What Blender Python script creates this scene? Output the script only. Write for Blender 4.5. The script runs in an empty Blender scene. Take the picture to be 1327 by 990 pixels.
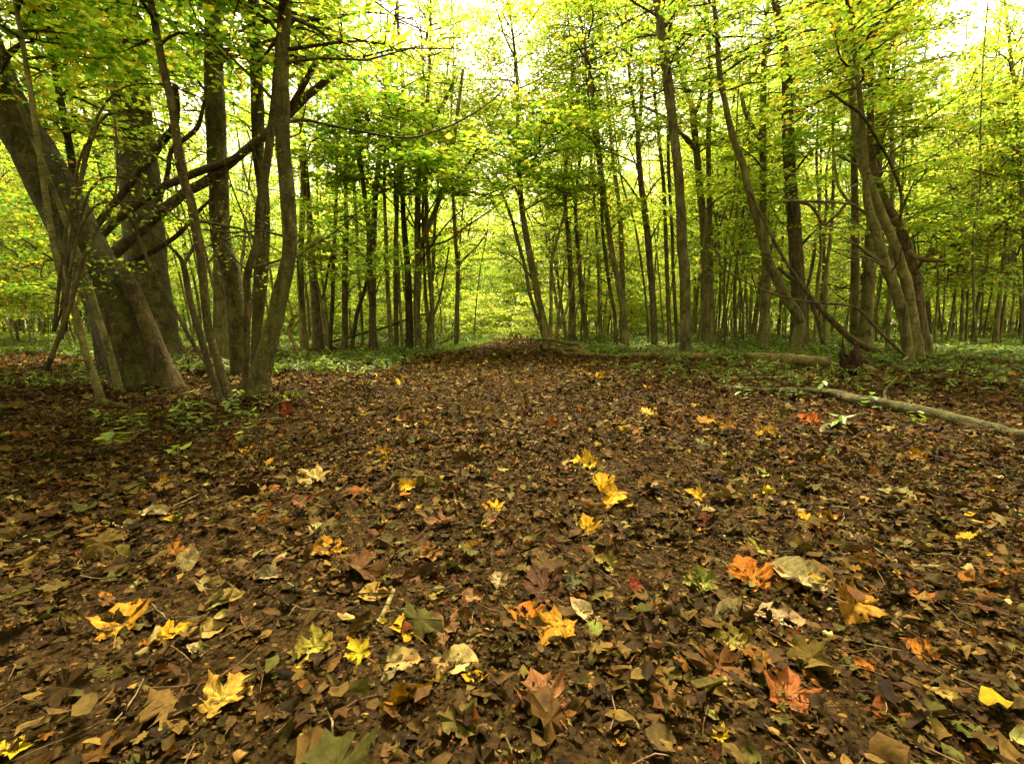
import bpy, math, random
import numpy as np
random.seed(7)
RNG = np.random.default_rng(7)
scene = bpy.context.scene
COL = scene.collection
PI = math.pi

# ------------------------------------------------------------------ camera
FPX, CX, CY = 620.0, 663.5, 495.0
PITCH = math.atan(70 / 620.0)
CAM_H = 0.75
cam = bpy.data.cameras.new('camera')
cam.sensor_width = 36.0
cam.lens = FPX / 1327.0 * 36.0
cam.clip_start = 0.05
cam.clip_end = 2000
cam_ob = bpy.data.objects.new('camera', cam)
COL.objects.link(cam_ob)
cam_ob.location = (0, 0, CAM_H)
cam_ob.rotation_euler = (PI / 2 - PITCH, 0, 0)
scene.camera = cam_ob


def ray(px, py):
    a = (px - CX) / FPX
    b = (CY - py) / FPX
    c, s = math.cos(PITCH), math.sin(PITCH)
    return np.array([a, c + b * s, -s + b * c])


def P(px, py, Y):
    d = ray(px, py)
    return np.array([0, 0, CAM_H]) + d * (Y / d[1])


def gh(x, y):
    """height of the forest floor"""
    x = np.asarray(x, float); y = np.asarray(y, float)
    w = np.clip((np.hypot(x, y) - 3.0) / 10.0, 0, 1)
    h = 0.05 * np.sin(x * 0.55 + 1.1) * np.cos(y * 0.41) + 0.035 * np.sin(x * 1.3 + y * 0.9)
    h += 0.06 * np.sin(x * 0.23 - 2) * np.sin(y * 0.19 + 0.6)
    side = np.clip((np.abs(x) - 2.6) / 3.0, 0, 1)
    h2 = 0.012 * np.sin(x * 3.1 + 0.5 * np.sin(y * 2)) * np.sin(y * 2.3 + 1) + 0.006 * np.sin(x * 7 + y * 5)
    return h * w * (0.25 + 0.75 * side) + h2 + 0.05 * side * w


def Gp(px, py):
    """point of the floor seen at a pixel"""
    d = ray(px, py)
    t = CAM_H / -d[2]
    for _ in range(6):
        p = np.array([0, 0, CAM_H]) + d * t
        t = (CAM_H - float(gh(p[0], p[1]))) / -d[2]
    p = np.array([0, 0, CAM_H]) + d * t
    return p


# ------------------------------------------------------------------ materials
def new_mat(name):
    m = bpy.data.materials.new(name)
    m.use_nodes = True
    nt = m.node_tree
    nt.nodes.clear()
    out = nt.nodes.new('ShaderNodeOutputMaterial')
    return m, nt, out


def N(nt, typ, **kw):
    n = nt.nodes.new(typ)
    for k, v in kw.items():
        if k == 'ins':
            for kk, vv in v.items():
                n.inputs[kk].default_value = vv
        else:
            setattr(n, k, v)
    return n


def ramp(nt, stops):
    r = nt.nodes.new('ShaderNodeValToRGB')
    e = r.color_ramp.elements
    while len(e) > 1:
        e.remove(e[-1])
    e[0].position, e[0].color = stops[0][0], (*stops[0][1], 1)
    for p, c in stops[1:]:
        x = e.new(p)
        x.color = (*c, 1)
    return r


def bark_material(name, cols, scale=1.0, bump=0.5, moss=True, streak=0.22):
    m, nt, out = new_mat(name)
    L = nt.links.new
    tc = N(nt, 'ShaderNodeTexCoord')
    geo = N(nt, 'ShaderNodeNewGeometry')
    oi = N(nt, 'ShaderNodeObjectInfo')
    mp = N(nt, 'ShaderNodeMapping', ins={'Scale': (1, 1, streak)})
    off = N(nt, 'ShaderNodeVectorMath', operation='ADD')
    L(tc.outputs['Object'], off.inputs[0])
    sc = N(nt, 'ShaderNodeVectorMath', operation='SCALE', ins={0: (37.0, 11.0, 23.0)})
    L(oi.outputs['Random'], sc.inputs['Scale'])
    L(sc.outputs[0], off.inputs[1])
    L(off.outputs[0], mp.inputs[0])
    n1 = N(nt, 'ShaderNodeTexNoise', ins={'Scale': 9 * scale, 'Detail': 7, 'Roughness': 0.68, 'Distortion': 0.6})
    L(mp.outputs[0], n1.inputs['Vector'])
    n2 = N(nt, 'ShaderNodeTexNoise', ins={'Scale': 2.3, 'Detail': 5, 'Roughness': 0.7})
    L(off.outputs[0], n2.inputs['Vector'])
    # sideways lenticel marks
    mp2 = N(nt, 'ShaderNodeMapping', ins={'Scale': (5, 5, 42)})
    L(off.outputs[0], mp2.inputs[0])
    n3 = N(nt, 'ShaderNodeTexNoise', ins={'Scale': 2.0, 'Detail': 3, 'Roughness': 0.6})
    L(mp2.outputs[0], n3.inputs['Vector'])
    r1 = ramp(nt, [(0.28, cols[0]), (0.5, cols[1]), (0.75, cols[2])])
    L(n1.outputs[0], r1.inputs[0])
    r2 = ramp(nt, [(0.35, cols[3]), (0.62, (0.5, 0.5, 0.5)), (0.8, cols[4])])
    L(n2.outputs[0], r2.inputs[0])
    mx = N(nt, 'ShaderNodeMix', data_type='RGBA', blend_type='OVERLAY')
    mx.inputs[0].default_value = 0.75
    L(r1.outputs[0], mx.inputs[6]); L(r2.outputs[0], mx.inputs[7])
    r3 = ramp(nt, [(0.33, (0.22, 0.2, 0.18)), (0.43, (1, 1, 1)), (0.62, (1, 1, 1)), (0.70, (1.9, 1.9, 1.7))])
    L(n3.outputs[0], r3.inputs[0])
    mu = N(nt, 'ShaderNodeMix', data_type='RGBA', blend_type='MULTIPLY')
    mu.inputs[0].default_value = 0.8
    L(mx.outputs[2], mu.inputs[6]); L(r3.outputs[0], mu.inputs[7])
    last = mu.outputs[2]
    if moss:
        n4 = N(nt, 'ShaderNodeTexNoise', ins={'Scale': 3.5, 'Detail': 6, 'Roughness': 0.7})
        L(off.outputs[0], n4.inputs['Vector'])
        r4 = ramp(nt, [(0.48, (0, 0, 0)), (0.66, (1, 1, 1))])
        L(n4.outputs[0], r4.inputs[0])
        mm = N(nt, 'ShaderNodeMix', data_type='RGBA')
        f = N(nt, 'ShaderNodeMath', operation='MULTIPLY', ins={1: 0.55})
        L(r4.outputs[0], f.inputs[0])
        L(f.outputs[0], mm.inputs[0])
        L(last, mm.inputs[6])
        mm.inputs[7].default_value = (0.075, 0.090, 0.014, 1)
        last = mm.outputs[2]
    n5 = N(nt, 'ShaderNodeTexNoise', ins={'Scale': 26.0, 'Detail': 3, 'Roughness': 0.6})
    L(off.outputs[0], n5.inputs['Vector'])
    r5 = ramp(nt, [(0.64, (0, 0, 0)), (0.69, (1, 1, 1))])
    L(n5.outputs[0], r5.inputs[0])
    m5 = N(nt, 'ShaderNodeMix', data_type='RGBA')
    f5 = N(nt, 'ShaderNodeMath', operation='MULTIPLY', ins={1: 0.5})
    L(r5.outputs[0], f5.inputs[0]); L(f5.outputs[0], m5.inputs[0]); L(last, m5.inputs[6])
    m5.inputs[7].default_value = (0.30, 0.29, 0.18, 1)
    n6 = N(nt, 'ShaderNodeTexNoise', ins={'Scale': 5.0, 'Detail': 5, 'Roughness': 0.75, 'Distortion': 0.8})
    L(off.outputs[0], n6.inputs['Vector'])
    r6 = ramp(nt, [(0.36, (0.38, 0.34, 0.3)), (0.5, (1, 1, 1)), (0.68, (1.35, 1.3, 1.15))])
    L(n6.outputs[0], r6.inputs[0])
    m6 = N(nt, 'ShaderNodeMix', data_type='RGBA', blend_type='MULTIPLY'); m6.inputs[0].default_value = 0.9
    L(m5.outputs[2], m6.inputs[6]); L(r6.outputs[0], m6.inputs[7])
    last = m6.outputs[2]
    hv = N(nt, 'ShaderNodeHueSaturation')
    mr = N(nt, 'ShaderNodeMapRange', ins={'To Min': 0.75, 'To Max': 1.4})
    L(oi.outputs['Random'], mr.inputs[0])
    L(mr.outputs[0], hv.inputs['Value'])
    L(last, hv.inputs['Color'])
    b = N(nt, 'ShaderNodeBsdfPrincipled', ins={'Roughness': 0.88, 'Specular IOR Level': 0.2})
    L(hv.outputs[0], b.inputs['Base Color'])
    ad = N(nt, 'ShaderNodeMath', operation='MULTIPLY_ADD', ins={1: 0.35})
    L(n3.outputs[0], ad.inputs[0]); L(n1.outputs[0], ad.inputs[2])
    bp = N(nt, 'ShaderNodeBump', ins={'Strength': bump, 'Distance': 0.03})
    L(ad.outputs[0], bp.inputs['Height'])
    L(bp.outputs[0], b.inputs['Normal'])
    L(b.outputs[0], out.inputs[0])
    return m


BARK = bark_material('smooth_olive_bark', [(0.038, 0.030, 0.011), (0.145, 0.120, 0.045), (0.27, 0.23, 0.095), (0.26, 0.27, 0.20), (0.70, 0.67, 0.52)], bump=0.8)
BARK_L = bark_material('dark_algae_bark', [(0.020, 0.016, 0.006), (0.078, 0.064, 0.020), (0.165, 0.138, 0.05), (0.24, 0.24, 0.18), (0.70, 0.67, 0.52)], scale=1.5, bump=1.0)
BARK_D = bark_material('dark_brown_bark', [(0.022, 0.015, 0.007), (0.075, 0.053, 0.022), (0.16, 0.12, 0.054), (0.33, 0.31, 0.27), (0.6, 0.58, 0.5)], scale=1.6, bump=0.9)
BARK_R = bark_material('rough_peeling_bark', [(0.03, 0.02, 0.010), (0.15, 0.10, 0.045), (0.28, 0.20, 0.10), (0.3, 0.28, 0.22), (0.66, 0.6, 0.5)], scale=2.6, bump=1.0, moss=True, streak=0.12)
LOGM = bark_material('fallen_log_bark', [(0.06, 0.04, 0.015), (0.16, 0.12, 0.042), (0.32, 0.25, 0.10), (0.35, 0.32, 0.26), (0.68, 0.62, 0.5)], scale=1.4, bump=0.7, streak=1.0)
ROTM = bark_material('rotten_wood', [(0.008, 0.006, 0.004), (0.03, 0.018, 0.010), (0.12, 0.06, 0.028), (0.25, 0.22, 0.2), (0.6, 0.5, 0.4)], scale=3, bump=1.0, moss=False)


def leaf_material(name, trans=0.55, tgain=(1.9, 2.0, 1.2), rand=0.25, gloss=0.03):
    m, nt, out = new_mat(name)
    L = nt.links.new
    at = N(nt, 'ShaderNodeAttribute', attribute_name='col')
    oi = N(nt, 'ShaderNodeObjectInfo')
    hv = N(nt, 'ShaderNodeHueSaturation')
    mr = N(nt, 'ShaderNodeMapRange', ins={'To Min': 0.5 - 0.06 * rand, 'To Max': 0.5 + 0.05 * rand})
    L(oi.outputs['Random'], mr.inputs[0]); L(mr.outputs[0], hv.inputs['Hue'])
    mr2 = N(nt, 'ShaderNodeMapRange', ins={'To Min': 1 - rand, 'To Max': 1 + rand})
    fr = N(nt, 'ShaderNodeMath', operation='FRACT')
    ml = N(nt, 'ShaderNodeMath', operation='MULTIPLY', ins={1: 7.31})
    L(oi.outputs['Random'], ml.inputs[0]); L(ml.outputs[0], fr.inputs[0]); L(fr.outputs[0], mr2.inputs[0])
    L(mr2.outputs[0], hv.inputs['Value'])
    L(at.outputs['Color'], hv.inputs['Color'])
    d = N(nt, 'ShaderNodeBsdfDiffuse')
    t = N(nt, 'ShaderNodeBsdfTranslucent')
    L(hv.outputs[0], d.inputs[0])
    mu = N(nt, 'ShaderNodeMix', data_type='RGBA', blend_type='MULTIPLY')
    mu.inputs[0].default_value = 1
    L(hv.outputs[0], mu.inputs[6]); mu.inputs[7].default_value = (*tgain, 1)
    L(mu.outputs[2], t.inputs[0])
    mi = N(nt, 'ShaderNodeMixShader', ins={0: trans})
    L(d.outputs[0], mi.inputs[1]); L(t.outputs[0], mi.inputs[2])
    g = N(nt, 'ShaderNodeBsdfGlossy', ins={'Roughness': 0.45})
    m2 = N(nt, 'ShaderNodeMixShader', ins={0: gloss})
    L(mi.outputs[0], m2.inputs[1]); L(g.outputs[0], m2.inputs[2])
    L(m2.outputs[0], out.inputs[0])
    return m


LEAF = leaf_material('canopy_leaves', trans=0.7, tgain=(3.25, 3.1, 1.7))
PLANT = leaf_material('undergrowth_leaves', trans=0.35, rand=0.05)


def litter_material(name, veins=None):
    m, nt, out = new_mat(name)
    L = nt.links.new
    at = N(nt, 'ShaderNodeAttribute', attribute_name='col')
    luv = N(nt, 'ShaderNodeAttribute', attribute_name='luv')
    tc = N(nt, 'ShaderNodeTexCoord')
    n1 = N(nt, 'ShaderNodeTexNoise', ins={'Scale': 45, 'Detail': 5, 'Roughness': 0.7})
    L(tc.outputs['Object'], n1.inputs['Vector'])
    r1 = ramp(nt, [(0.3, (0.42, 0.38, 0.36)), (0.5, (0.95, 0.93, 0.9)), (0.72, (1.45, 1.4, 1.3))])
    L(n1.outputs[0], r1.inputs[0])
    mu = N(nt, 'ShaderNodeMix', data_type='RGBA', blend_type='MULTIPLY')
    mu.inputs[0].default_value = 1
    L(at.outputs['Color'], mu.inputs[6]); L(r1.outputs[0], mu.inputs[7])
    last = mu.outputs[2]
    # spots of decay
    n2 = N(nt, 'ShaderNodeTexNoise', ins={'Scale': 130, 'Detail': 2})
    L(tc.outputs['Object'], n2.inputs['Vector'])
    r2 = ramp(nt, [(0.66, (0, 0, 0)), (0.73, (1, 1, 1))])
    L(n2.outputs[0], r2.inputs[0])
    sp = N(nt, 'ShaderNodeMix', data_type='RGBA')
    f = N(nt, 'ShaderNodeMath', operation='MULTIPLY', ins={1: 0.7})
    L(r2.outputs[0], f.inputs[0]); L(f.outputs[0], sp.inputs[0])
    L(last, sp.inputs[6]); sp.inputs[7].default_value = (0.045, 0.024, 0.010, 1)
    last = sp.outputs[2]
    hgt = n1.outputs[0]
    if veins:
        sep = N(nt, 'ShaderNodeSeparateXYZ')
        L(luv.outputs['Vector'], sep.inputs[0])

        def math_(op, a, b=None, c=None):
            n = nt.nodes.new('ShaderNodeMath'); n.operation = op
            for i, v in enumerate((a, b, c)):
                if v is None: continue
                if isinstance(v, (int, float)): n.inputs[i].default_value = v
                else: L(v, n.inputs[i])
            return n.outputs[0]
        x = math_('ABSOLUTE', sep.outputs[0]); y = sep.outputs[1]
        if veins == 'palmate':
            dist = x
            for ang in (42, 88):
                a = math.radians(ang)
                # line through (0,0.03) leaning by ang from the midrib
                d_ = math_('ABSOLUTE', math_('SUBTRACT', math_('MULTIPLY', x, math.cos(a)), math_('MULTIPLY', math_('SUBTRACT', y, 0.03), math.sin(a))))
                dist = math_('MINIMUM', dist, d_)
            w2 = math_('PINGPONG', math_('MULTIPLY_ADD', x, -0.9, math_('MULTIPLY', y, 1.0)), 0.055)
        else:
            dist = x
            w2 = math_('PINGPONG', math_('MULTIPLY_ADD', x, -0.75, y), 0.04)
        v1 = N(nt, 'ShaderNodeMapRange', ins={'From Min': 0.006, 'From Max': 0.022, 'To Min': 1, 'To Max': 0})
        L(dist, v1.inputs[0])
        v2 = N(nt, 'ShaderNodeMapRange', ins={'From Min': 0.0, 'From Max': 0.012, 'To Min': 0.45, 'To Max': 0})
        L(w2, v2.inputs[0])
        vv = math_('MAXIMUM', v1.outputs[0], v2.outputs[0])
        vm = N(nt, 'ShaderNodeMix', data_type='RGBA')
        L(math_('MULTIPLY', vv, 0.55), vm.inputs[0])
        L(last, vm.inputs[6])
        dk = N(nt, 'ShaderNodeMix', data_type='RGBA', blend_type='MULTIPLY')
        dk.inputs[0].default_value = 1
        L(last, dk.inputs[6]); dk.inputs[7].default_value = (0.45, 0.36, 0.3, 1)
        L(dk.outputs[2], vm.inputs[7])
        last = vm.outputs[2]
        hgt = math_('MULTIPLY_ADD', vv, -0.5, hgt)
    b = N(nt, 'ShaderNodeBsdfPrincipled', ins={'Roughness': 0.7, 'Specular IOR Level': 0.05})
    L(last, b.inputs['Base Color'])
    bp = N(nt, 'ShaderNodeBump', ins={'Strength': 0.5, 'Distance': 0.004})
    L(hgt, bp.inputs['Height']); L(bp.outputs[0], b.inputs['Normal'])
    t = N(nt, 'ShaderNodeBsdfTranslucent')
    L(last, t.inputs[0])
    mi = N(nt, 'ShaderNodeMixShader', ins={0: 0.15})
    L(b.outputs[0], mi.inputs[1]); L(t.outputs[0], mi.inputs[2])
    L(mi.outputs[0], out.inputs[0])
    return m


LIT = litter_material('dead_leaf')
LIT_MAPLE = litter_material('fallen_lobed_leaf', 'palmate')
LIT_OVAL = litter_material('fallen_oval_leaf', 'pinnate')


def soil_material(name, c0, c1, c2, scale=1.0):
    m, nt, out = new_mat(name)
    L = nt.links.new
    tc = N(nt, 'ShaderNodeTexCoord')
    n1 = N(nt, 'ShaderNodeTexNoise', ins={'Scale': 1.7, 'Detail': 8, 'Roughness': 0.7})
    n2 = N(nt, 'ShaderNodeTexNoise', ins={'Scale': 38 * scale, 'Detail': 8, 'Roughness': 0.75})
    v = N(nt, 'ShaderNodeTexVoronoi', ins={'Scale': 70 * scale, 'Randomness': 1.0})
    for n in (n1, n2, v): L(tc.outputs['Object'], n.inputs['Vector'])
    r1 = ramp(nt, [(0.3, c0), (0.5, c1), (0.72, c2)])
    L(n2.outputs[0], r1.inputs[0])
    hv = N(nt, 'ShaderNodeMix', data_type='RGBA', blend_type='OVERLAY')
    hv.inputs[0].default_value = 0.55
    L(r1.outputs[0], hv.inputs[6])
    bw = N(nt, 'ShaderNodeMix', data_type='RGBA')
    L(n1.outputs[0], hv.inputs[7])
    L(v.outputs['Distance'], bw.inputs[0])
    L(hv.outputs[2], bw.inputs[6])
    bw.inputs[7].default_value = (*c0, 1)
    b = N(nt, 'ShaderNodeBsdfPrincipled', ins={'Roughness': 1.0, 'Specular IOR Level': 0.0})
    L(bw.outputs[2], b.inputs['Base Color'])
    ad = N(nt, 'ShaderNodeMath', operation='MULTIPLY_ADD', ins={1: -0.6})
    L(v.outputs['Distance'], ad.inputs[0]); L(n2.outputs[0], ad.inputs[2])
    bp = N(nt, 'ShaderNodeBump', ins={'Strength': 1.0, 'Distance': 0.02})
    L(ad.outputs[0], bp.inputs['Height']); L(bp.outputs[0], b.inputs['Normal'])
    L(b.outputs[0], out.inputs[0])
    return m


SOIL = soil_material('woodland_soil', (0.018, 0.011, 0.006), (0.055, 0.033, 0.016), (0.12, 0.075, 0.035))
SOILP = soil_material('trodden_earth', (0.018, 0.011, 0.005), (0.052, 0.031, 0.012), (0.10, 0.062, 0.026), 0.8)


# ------------------------------------------------------------------ mesh building
def link(name, data, parent=None, **props):
    o = bpy.data.objects.new(name, data)
    COL.objects.link(o)
    if parent is not None: o.parent = parent
    for k, v in props.items():
        if v: o[k] = v
    return o


def mesh_np(name, V, F, mat, col=None, luv=None, smooth=True):
    """V (n,3); F list of (k, array(m,k)) groups"""
    me = bpy.data.meshes.new(name)
    if isinstance(F, np.ndarray): F = [F]
    loops = np.concatenate([f.ravel() for f in F]).astype(np.int32)
    tot = np.concatenate([np.full(len(f), f.shape[1]) for f in F]).astype(np.int32)
    start = np.concatenate([[0], np.cumsum(tot)[:-1]]).astype(np.int32)
    me.vertices.add(len(V)); me.vertices.foreach_set('co', np.ascontiguousarray(V, np.float32).ravel())
    me.loops.add(len(loops)); me.loops.foreach_set('vertex_index', loops)
    me.polygons.add(len(tot)); me.polygons.foreach_set('loop_start', start)
    try: me.polygons.foreach_set('loop_total', tot)
    except Exception: pass
    me.polygons.foreach_set('use_smooth', np.full(len(tot), smooth))
    if col is not None:
        a = me.attributes.new('col', 'FLOAT_COLOR', 'POINT')
        c = np.ones((len(V), 4), np.float32); c[:, :3] = col
        a.data.foreach_set('color', c.ravel())
    if luv is not None:
        a = me.attributes.new('luv', 'FLOAT_VECTOR', 'POINT')
        c = np.zeros((len(V), 3), np.float32); c[:, :2] = luv
        a.data.foreach_set('vector', c.ravel())
    me.update(calc_edges=True)
    me.materials.append(mat)
    return me


class Mesh:
    """gathers pieces into one mesh"""
    def __init__(self): self.V = []; self.F = {}; self.n = 0; self.C = []; self.U = []
    def add(self, V, F, col=None, luv=None):
        self.V.append(V)
        for f in ([F] if isinstance(F, np.ndarray) else F):
            self.F.setdefault(f.shape[1], []).append(f + self.n)
        if col is not None: self.C.append(col)
        if luv is not None: self.U.append(luv)
        self.n += len(V)
    def build(self, name, mat, smooth=True):
        return mesh_np(name, np.concatenate(self.V), [np.concatenate(v) for v in self.F.values()], mat,
                       np.concatenate(self.C) if self.C else None, np.concatenate(self.U) if self.U else None, smooth)


def catmull(pts, n):
    pts = np.asarray(pts, float)
    Pn = np.vstack([2 * pts[0] - pts[1], pts, 2 * pts[-1] - pts[-2]])
    out = []
    for i in range(1, len(Pn) - 2):
        p0, p1, p2, p3 = Pn[i - 1], Pn[i], Pn[i + 1], Pn[i + 2]
        for k in range(n):
            t = k / n
            out.append(0.5 * (2 * p1 + (p2 - p0) * t + (2 * p0 - 5 * p1 + 4 * p2 - p3) * t * t + (3 * p1 - p0 - 3 * p2 + p3) * t ** 3))
    out.append(Pn[-2])
    return np.array(out)


def tube(pts, rad, seg=8, sub=4, rough=0.0, flare=0.0, cap=True, rng=RNG):
    """swept, tapering, slightly irregular round stem; pts (n,3), rad (n,)"""
    q = np.column_stack([np.asarray(pts, float), np.asarray(rad, float)])
    q = catmull(q, sub) if len(q) > 1 and sub > 1 else q
    c, r = q[:, :3], np.maximum(q[:, 3], 1e-4)
    n = len(c)
    T = np.gradient(c, axis=0)
    T /= np.linalg.norm(T, axis=1)[:, None] + 1e-9
    ref = np.array([0, 1.0, 0]) if abs(T[0][1]) < 0.9 else np.array([1.0, 0, 0])
    U = np.cross(T, ref); U /= np.linalg.norm(U, axis=1)[:, None] + 1e-9
    W = np.cross(T, U)
    a = np.linspace(0, 2 * PI, seg, endpoint=False)
    ph = rng.uniform(0, 6.28, 6)
    s = np.cumsum(np.r_[0, np.linalg.norm(np.diff(c, axis=0), axis=1)])
    A, S = np.meshgrid(a, s)
    R = r[:, None] * np.ones_like(A)
    if rough:
        R = R * (1 + rough * (0.5 * np.sin(2 * A + ph[0] + S * 1.3) + 0.35 * np.sin(3 * A + ph[1] - S * 2.1) + 0.35 * np.sin(S * 6.3 + ph[2] + A) + 0.25 * np.sin(5 * A + S * 9 + ph[3])))
        R = R + r[:, None] * rough * 0.35 * rng.standard_normal(R.shape)
    if flare:
        hgt = s[:, None]
        lobes = 0.6 + 0.4 * np.cos(4 * A + ph[4]) + 0.35 * np.cos(3 * A + ph[5])
        R = R * (1 + flare * np.exp(-hgt / (2.2 * r[0] + 0.05)) * np.maximum(lobes, 0.1))
    V = c[:, None, :] + R[..., None] * (np.cos(A)[..., None] * U[:, None, :] + np.sin(A)[..., None] * W[:, None, :])
    V = V.reshape(-1, 3)
    i = np.arange(n - 1)[:, None] * seg + np.arange(seg)[None]
    j = np.arange(n - 1)[:, None] * seg + (np.arange(seg)[None] + 1) % seg
    F = np.stack([i, j, j + seg, i + seg], -1).reshape(-1, 4)
    Fs = [F]
    if cap:
        V = np.vstack([V, c[0] , c[-1] + T[-1] * r[-1] * 0.4])
        k = n * seg
        b = np.arange(seg); b2 = (b + 1) % seg
        Fs.append(np.vstack([np.stack([b2, b, np.full(seg, k)], 1), np.stack([b + (n - 1) * seg, b2 + (n - 1) * seg, np.full(seg, k + 1)], 1)]))
    return V, Fs


# ------------------------------------------------------------------ leaf shapes
def mirror(half):
    h = [p for p in half]
    return h + [(-x, y) for x, y in reversed(half) if x > 1e-6]


MAPLE = mirror([(0, 0.03), (0.10, -0.07), (0.24, -0.12), (0.38, -0.10), (0.35, 0.00), (0.38, 0.07), (0.27, 0.13), (0.40, 0.17), (0.50, 0.26), (0.53, 0.36),
                (0.66, 0.45), (0.53, 0.47), (0.50, 0.56), (0.40, 0.50), (0.22, 0.47), (0.27, 0.60), (0.37, 0.70), (0.26, 0.74), (0.20, 0.84), (0.11, 0.88), (0, 1.06)])
MAPLE_S = mirror([(0, 0.0), (0.36, -0.08), (0.27, 0.14), (0.62, 0.45), (0.22, 0.46), (0.30, 0.72), (0, 1.0)])
OVAL = mirror([(0, 0)] + [(0.33 * math.sin(PI * t ** 0.85) ** 0.85 + 0.012 * (k % 2), t) for k, t in enumerate(np.linspace(0.08, 0.94, 10))] + [(0, 1.04)])
OVAL_S = mirror([(0, 0), (0.2, 0.2), (0.3, 0.5), (0.16, 0.82), (0, 1.0)])
LANCE = mirror([(0, 0), (0.13, 0.25), (0.15, 0.5), (0.08, 0.8), (0, 1.0)])


def leaf_template(outline, centre, rings=1):
    o = np.array(outline, float); c = np.array(centre, float); m = len(o)
    V = [c[None]]
    for r in range(1, rings + 1):
        V.append(c + (o - c) * (r / rings))
    V = np.vstack(V)
    a = np.arange(m); b = (a + 1) % m
    F = [np.stack([np.zeros(m, int), 1 + a, 1 + b], 1)]
    if rings > 1:
        Q = [np.stack([1 + (r - 1) * m + a, 1 + r * m + a, 1 + r * m + b, 1 + (r - 1) * m + b], 1) for r in range(1, rings)]
        F.append(np.vstack(Q))
    return V, F


QUAD = (np.array([(0, 0), (0.3, 0.45), (0, 1.0), (-0.3, 0.45)], float), [np.array([[0, 1, 2], [0, 2, 3]])])
DIAM = (np.array([(0, 0), (0.34, 0.4), (0.1, 0.9), (-0.24, 0.75), (-0.32, 0.3)], float), [np.array([[0, 1, 2], [0, 2, 3], [0, 3, 4]])])
T_MAPLE = leaf_template(MAPLE, (0, 0.3), 3)
T_MAPLE_S = leaf_template(MAPLE_S, (0, 0.28), 1)
T_OVAL = leaf_template(OVAL, (0, 0.5), 3)
T_OVAL_M = leaf_template(OVAL_S, (0, 0.5), 2)
T_MAPLE_M = leaf_template(MAPLE, (0, 0.3), 1)
T_LANCE = leaf_template(LANCE, (0, 0.5), 1)


def frags(k):
    r = np.random.default_rng(k)
    n = r.integers(6, 9)
    a = np.sort(r.uniform(0, 2 * PI, n)); rr = r.uniform(0.28, 0.62, n); el = 1.0 + 0.25 * k
    return leaf_template([(rr[i] * math.cos(a[i]) / el ** .5, 0.5 + 0.7 * el ** .5 * rr[i] * math.sin(a[i])) for i in range(n)], (0, 0.5), 2)


T_FRAG = [frags(k) for k in range(8)]


def place(T, pos, size, yaw, tilt, tdir, curl, phi, col, rip=0.0, fold=0.0, centre=True, rng=RNG, aspect=1.0):
    """N leaves of one template: bent about an in-plane axis, tilted, turned and put in place"""
    V2, F = T
    n, k = len(pos), len(V2)
    uv = V2.copy()
    x = np.tile((uv[:, 0] * 1.0)[None], (n, 1)) * aspect
    y = np.tile((uv[:, 1] - (0.5 if centre else 0))[None], (n, 1))
    z = np.zeros_like(x)
    if np.any(fold): z = z + np.abs(x) * np.asarray(fold).reshape(-1, 1)
    cphi, sphi = np.cos(phi)[:, None], np.sin(phi)[:, None]
    a = x * cphi + y * sphi; b = -x * sphi + y * cphi
    c = np.where(np.abs(curl) < 1e-3, 1e-3, curl)[:, None]
    a2 = np.sin(c * a) / c; z = z * np.cos(c * a) + (1 - np.cos(c * a)) / c
    x = a2 * cphi - b * sphi; y = a2 * sphi + b * cphi
    if rip:
        z = z + rip * rng.standard_normal((n, k)) * (0.3 + np.hypot(uv[:, 0], uv[:, 1] - 0.4)[None])
    s = np.asarray(size).reshape(-1, 1)
    x, y, z = x * s, y * s, z * s
    # tilt about a horizontal axis in direction tdir
    ct, st = np.cos(tdir)[:, None], np.sin(tdir)[:, None]
    p = x * ct + y * st; q = -x * st + y * ct
    cc, ss = np.cos(tilt)[:, None], np.sin(tilt)[:, None]
    p, z = p * cc + z * ss, -p * ss + z * cc
    x = p * ct - q * st; y = p * st + q * ct
    cy, sy = np.cos(yaw)[:, None], np.sin(yaw)[:, None]
    X = x * cy - y * sy + pos[:, 0:1]; Y = x * sy + y * cy + pos[:, 1:2]; Z = z + pos[:, 2:3]
    V = np.stack([X, Y, Z], -1).reshape(-1, 3)
    off = (np.arange(n) * k)[:, None, None]
    Fo = [(f[None] + off).reshape(-1, f.shape[1]) for f in F]
    C = np.repeat(np.asarray(col), k, axis=0)
    U = np.tile(uv, (n, 1))
    return V, Fo, C, U


# ------------------------------------------------------------------ colours
def pick(palette, weights, n, var=0.25, rng=RNG):
    pal = np.array(palette); w = np.array(weights, float); w /= w.sum()
    c = pal[rng.choice(len(pal), n, p=w)]
    return np.clip(c * np.exp(var * rng.standard_normal((n, 1))) * (1 + 0.08 * rng.standard_normal((n, 3))), 0.003, 0.85)


GREENS = [(0.064, 0.130, 0.014), (0.096, 0.160, 0.018), (0.132, 0.183, 0.022), (0.200, 0.214, 0.026), (0.29, 0.245, 0.025), (0.27, 0.14, 0.02), (0.040, 0.080, 0.012)]
LITTER = [(0.085, 0.048, 0.018), (0.035, 0.020, 0.009), (0.190, 0.118, 0.040), (0.105, 0.088, 0.026), (0.34, 0.27, 0.13), (0.24, 0.095, 0.016), (0.095, 0.030, 0.013), (0.50, 0.31, 0.02), (0.125, 0.068, 0.024)]
LW = [24, 16, 21, 15, 6.5, 5, 2.5, 1.6, 16]
CRUMB = [(0.060, 0.034, 0.014), (0.026, 0.015, 0.007), (0.105, 0.062, 0.023), (0.17, 0.10, 0.035), (0.075, 0.060, 0.020), (0.15, 0.055, 0.014)]
CW = [28, 26, 20, 7, 10, 4]


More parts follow.
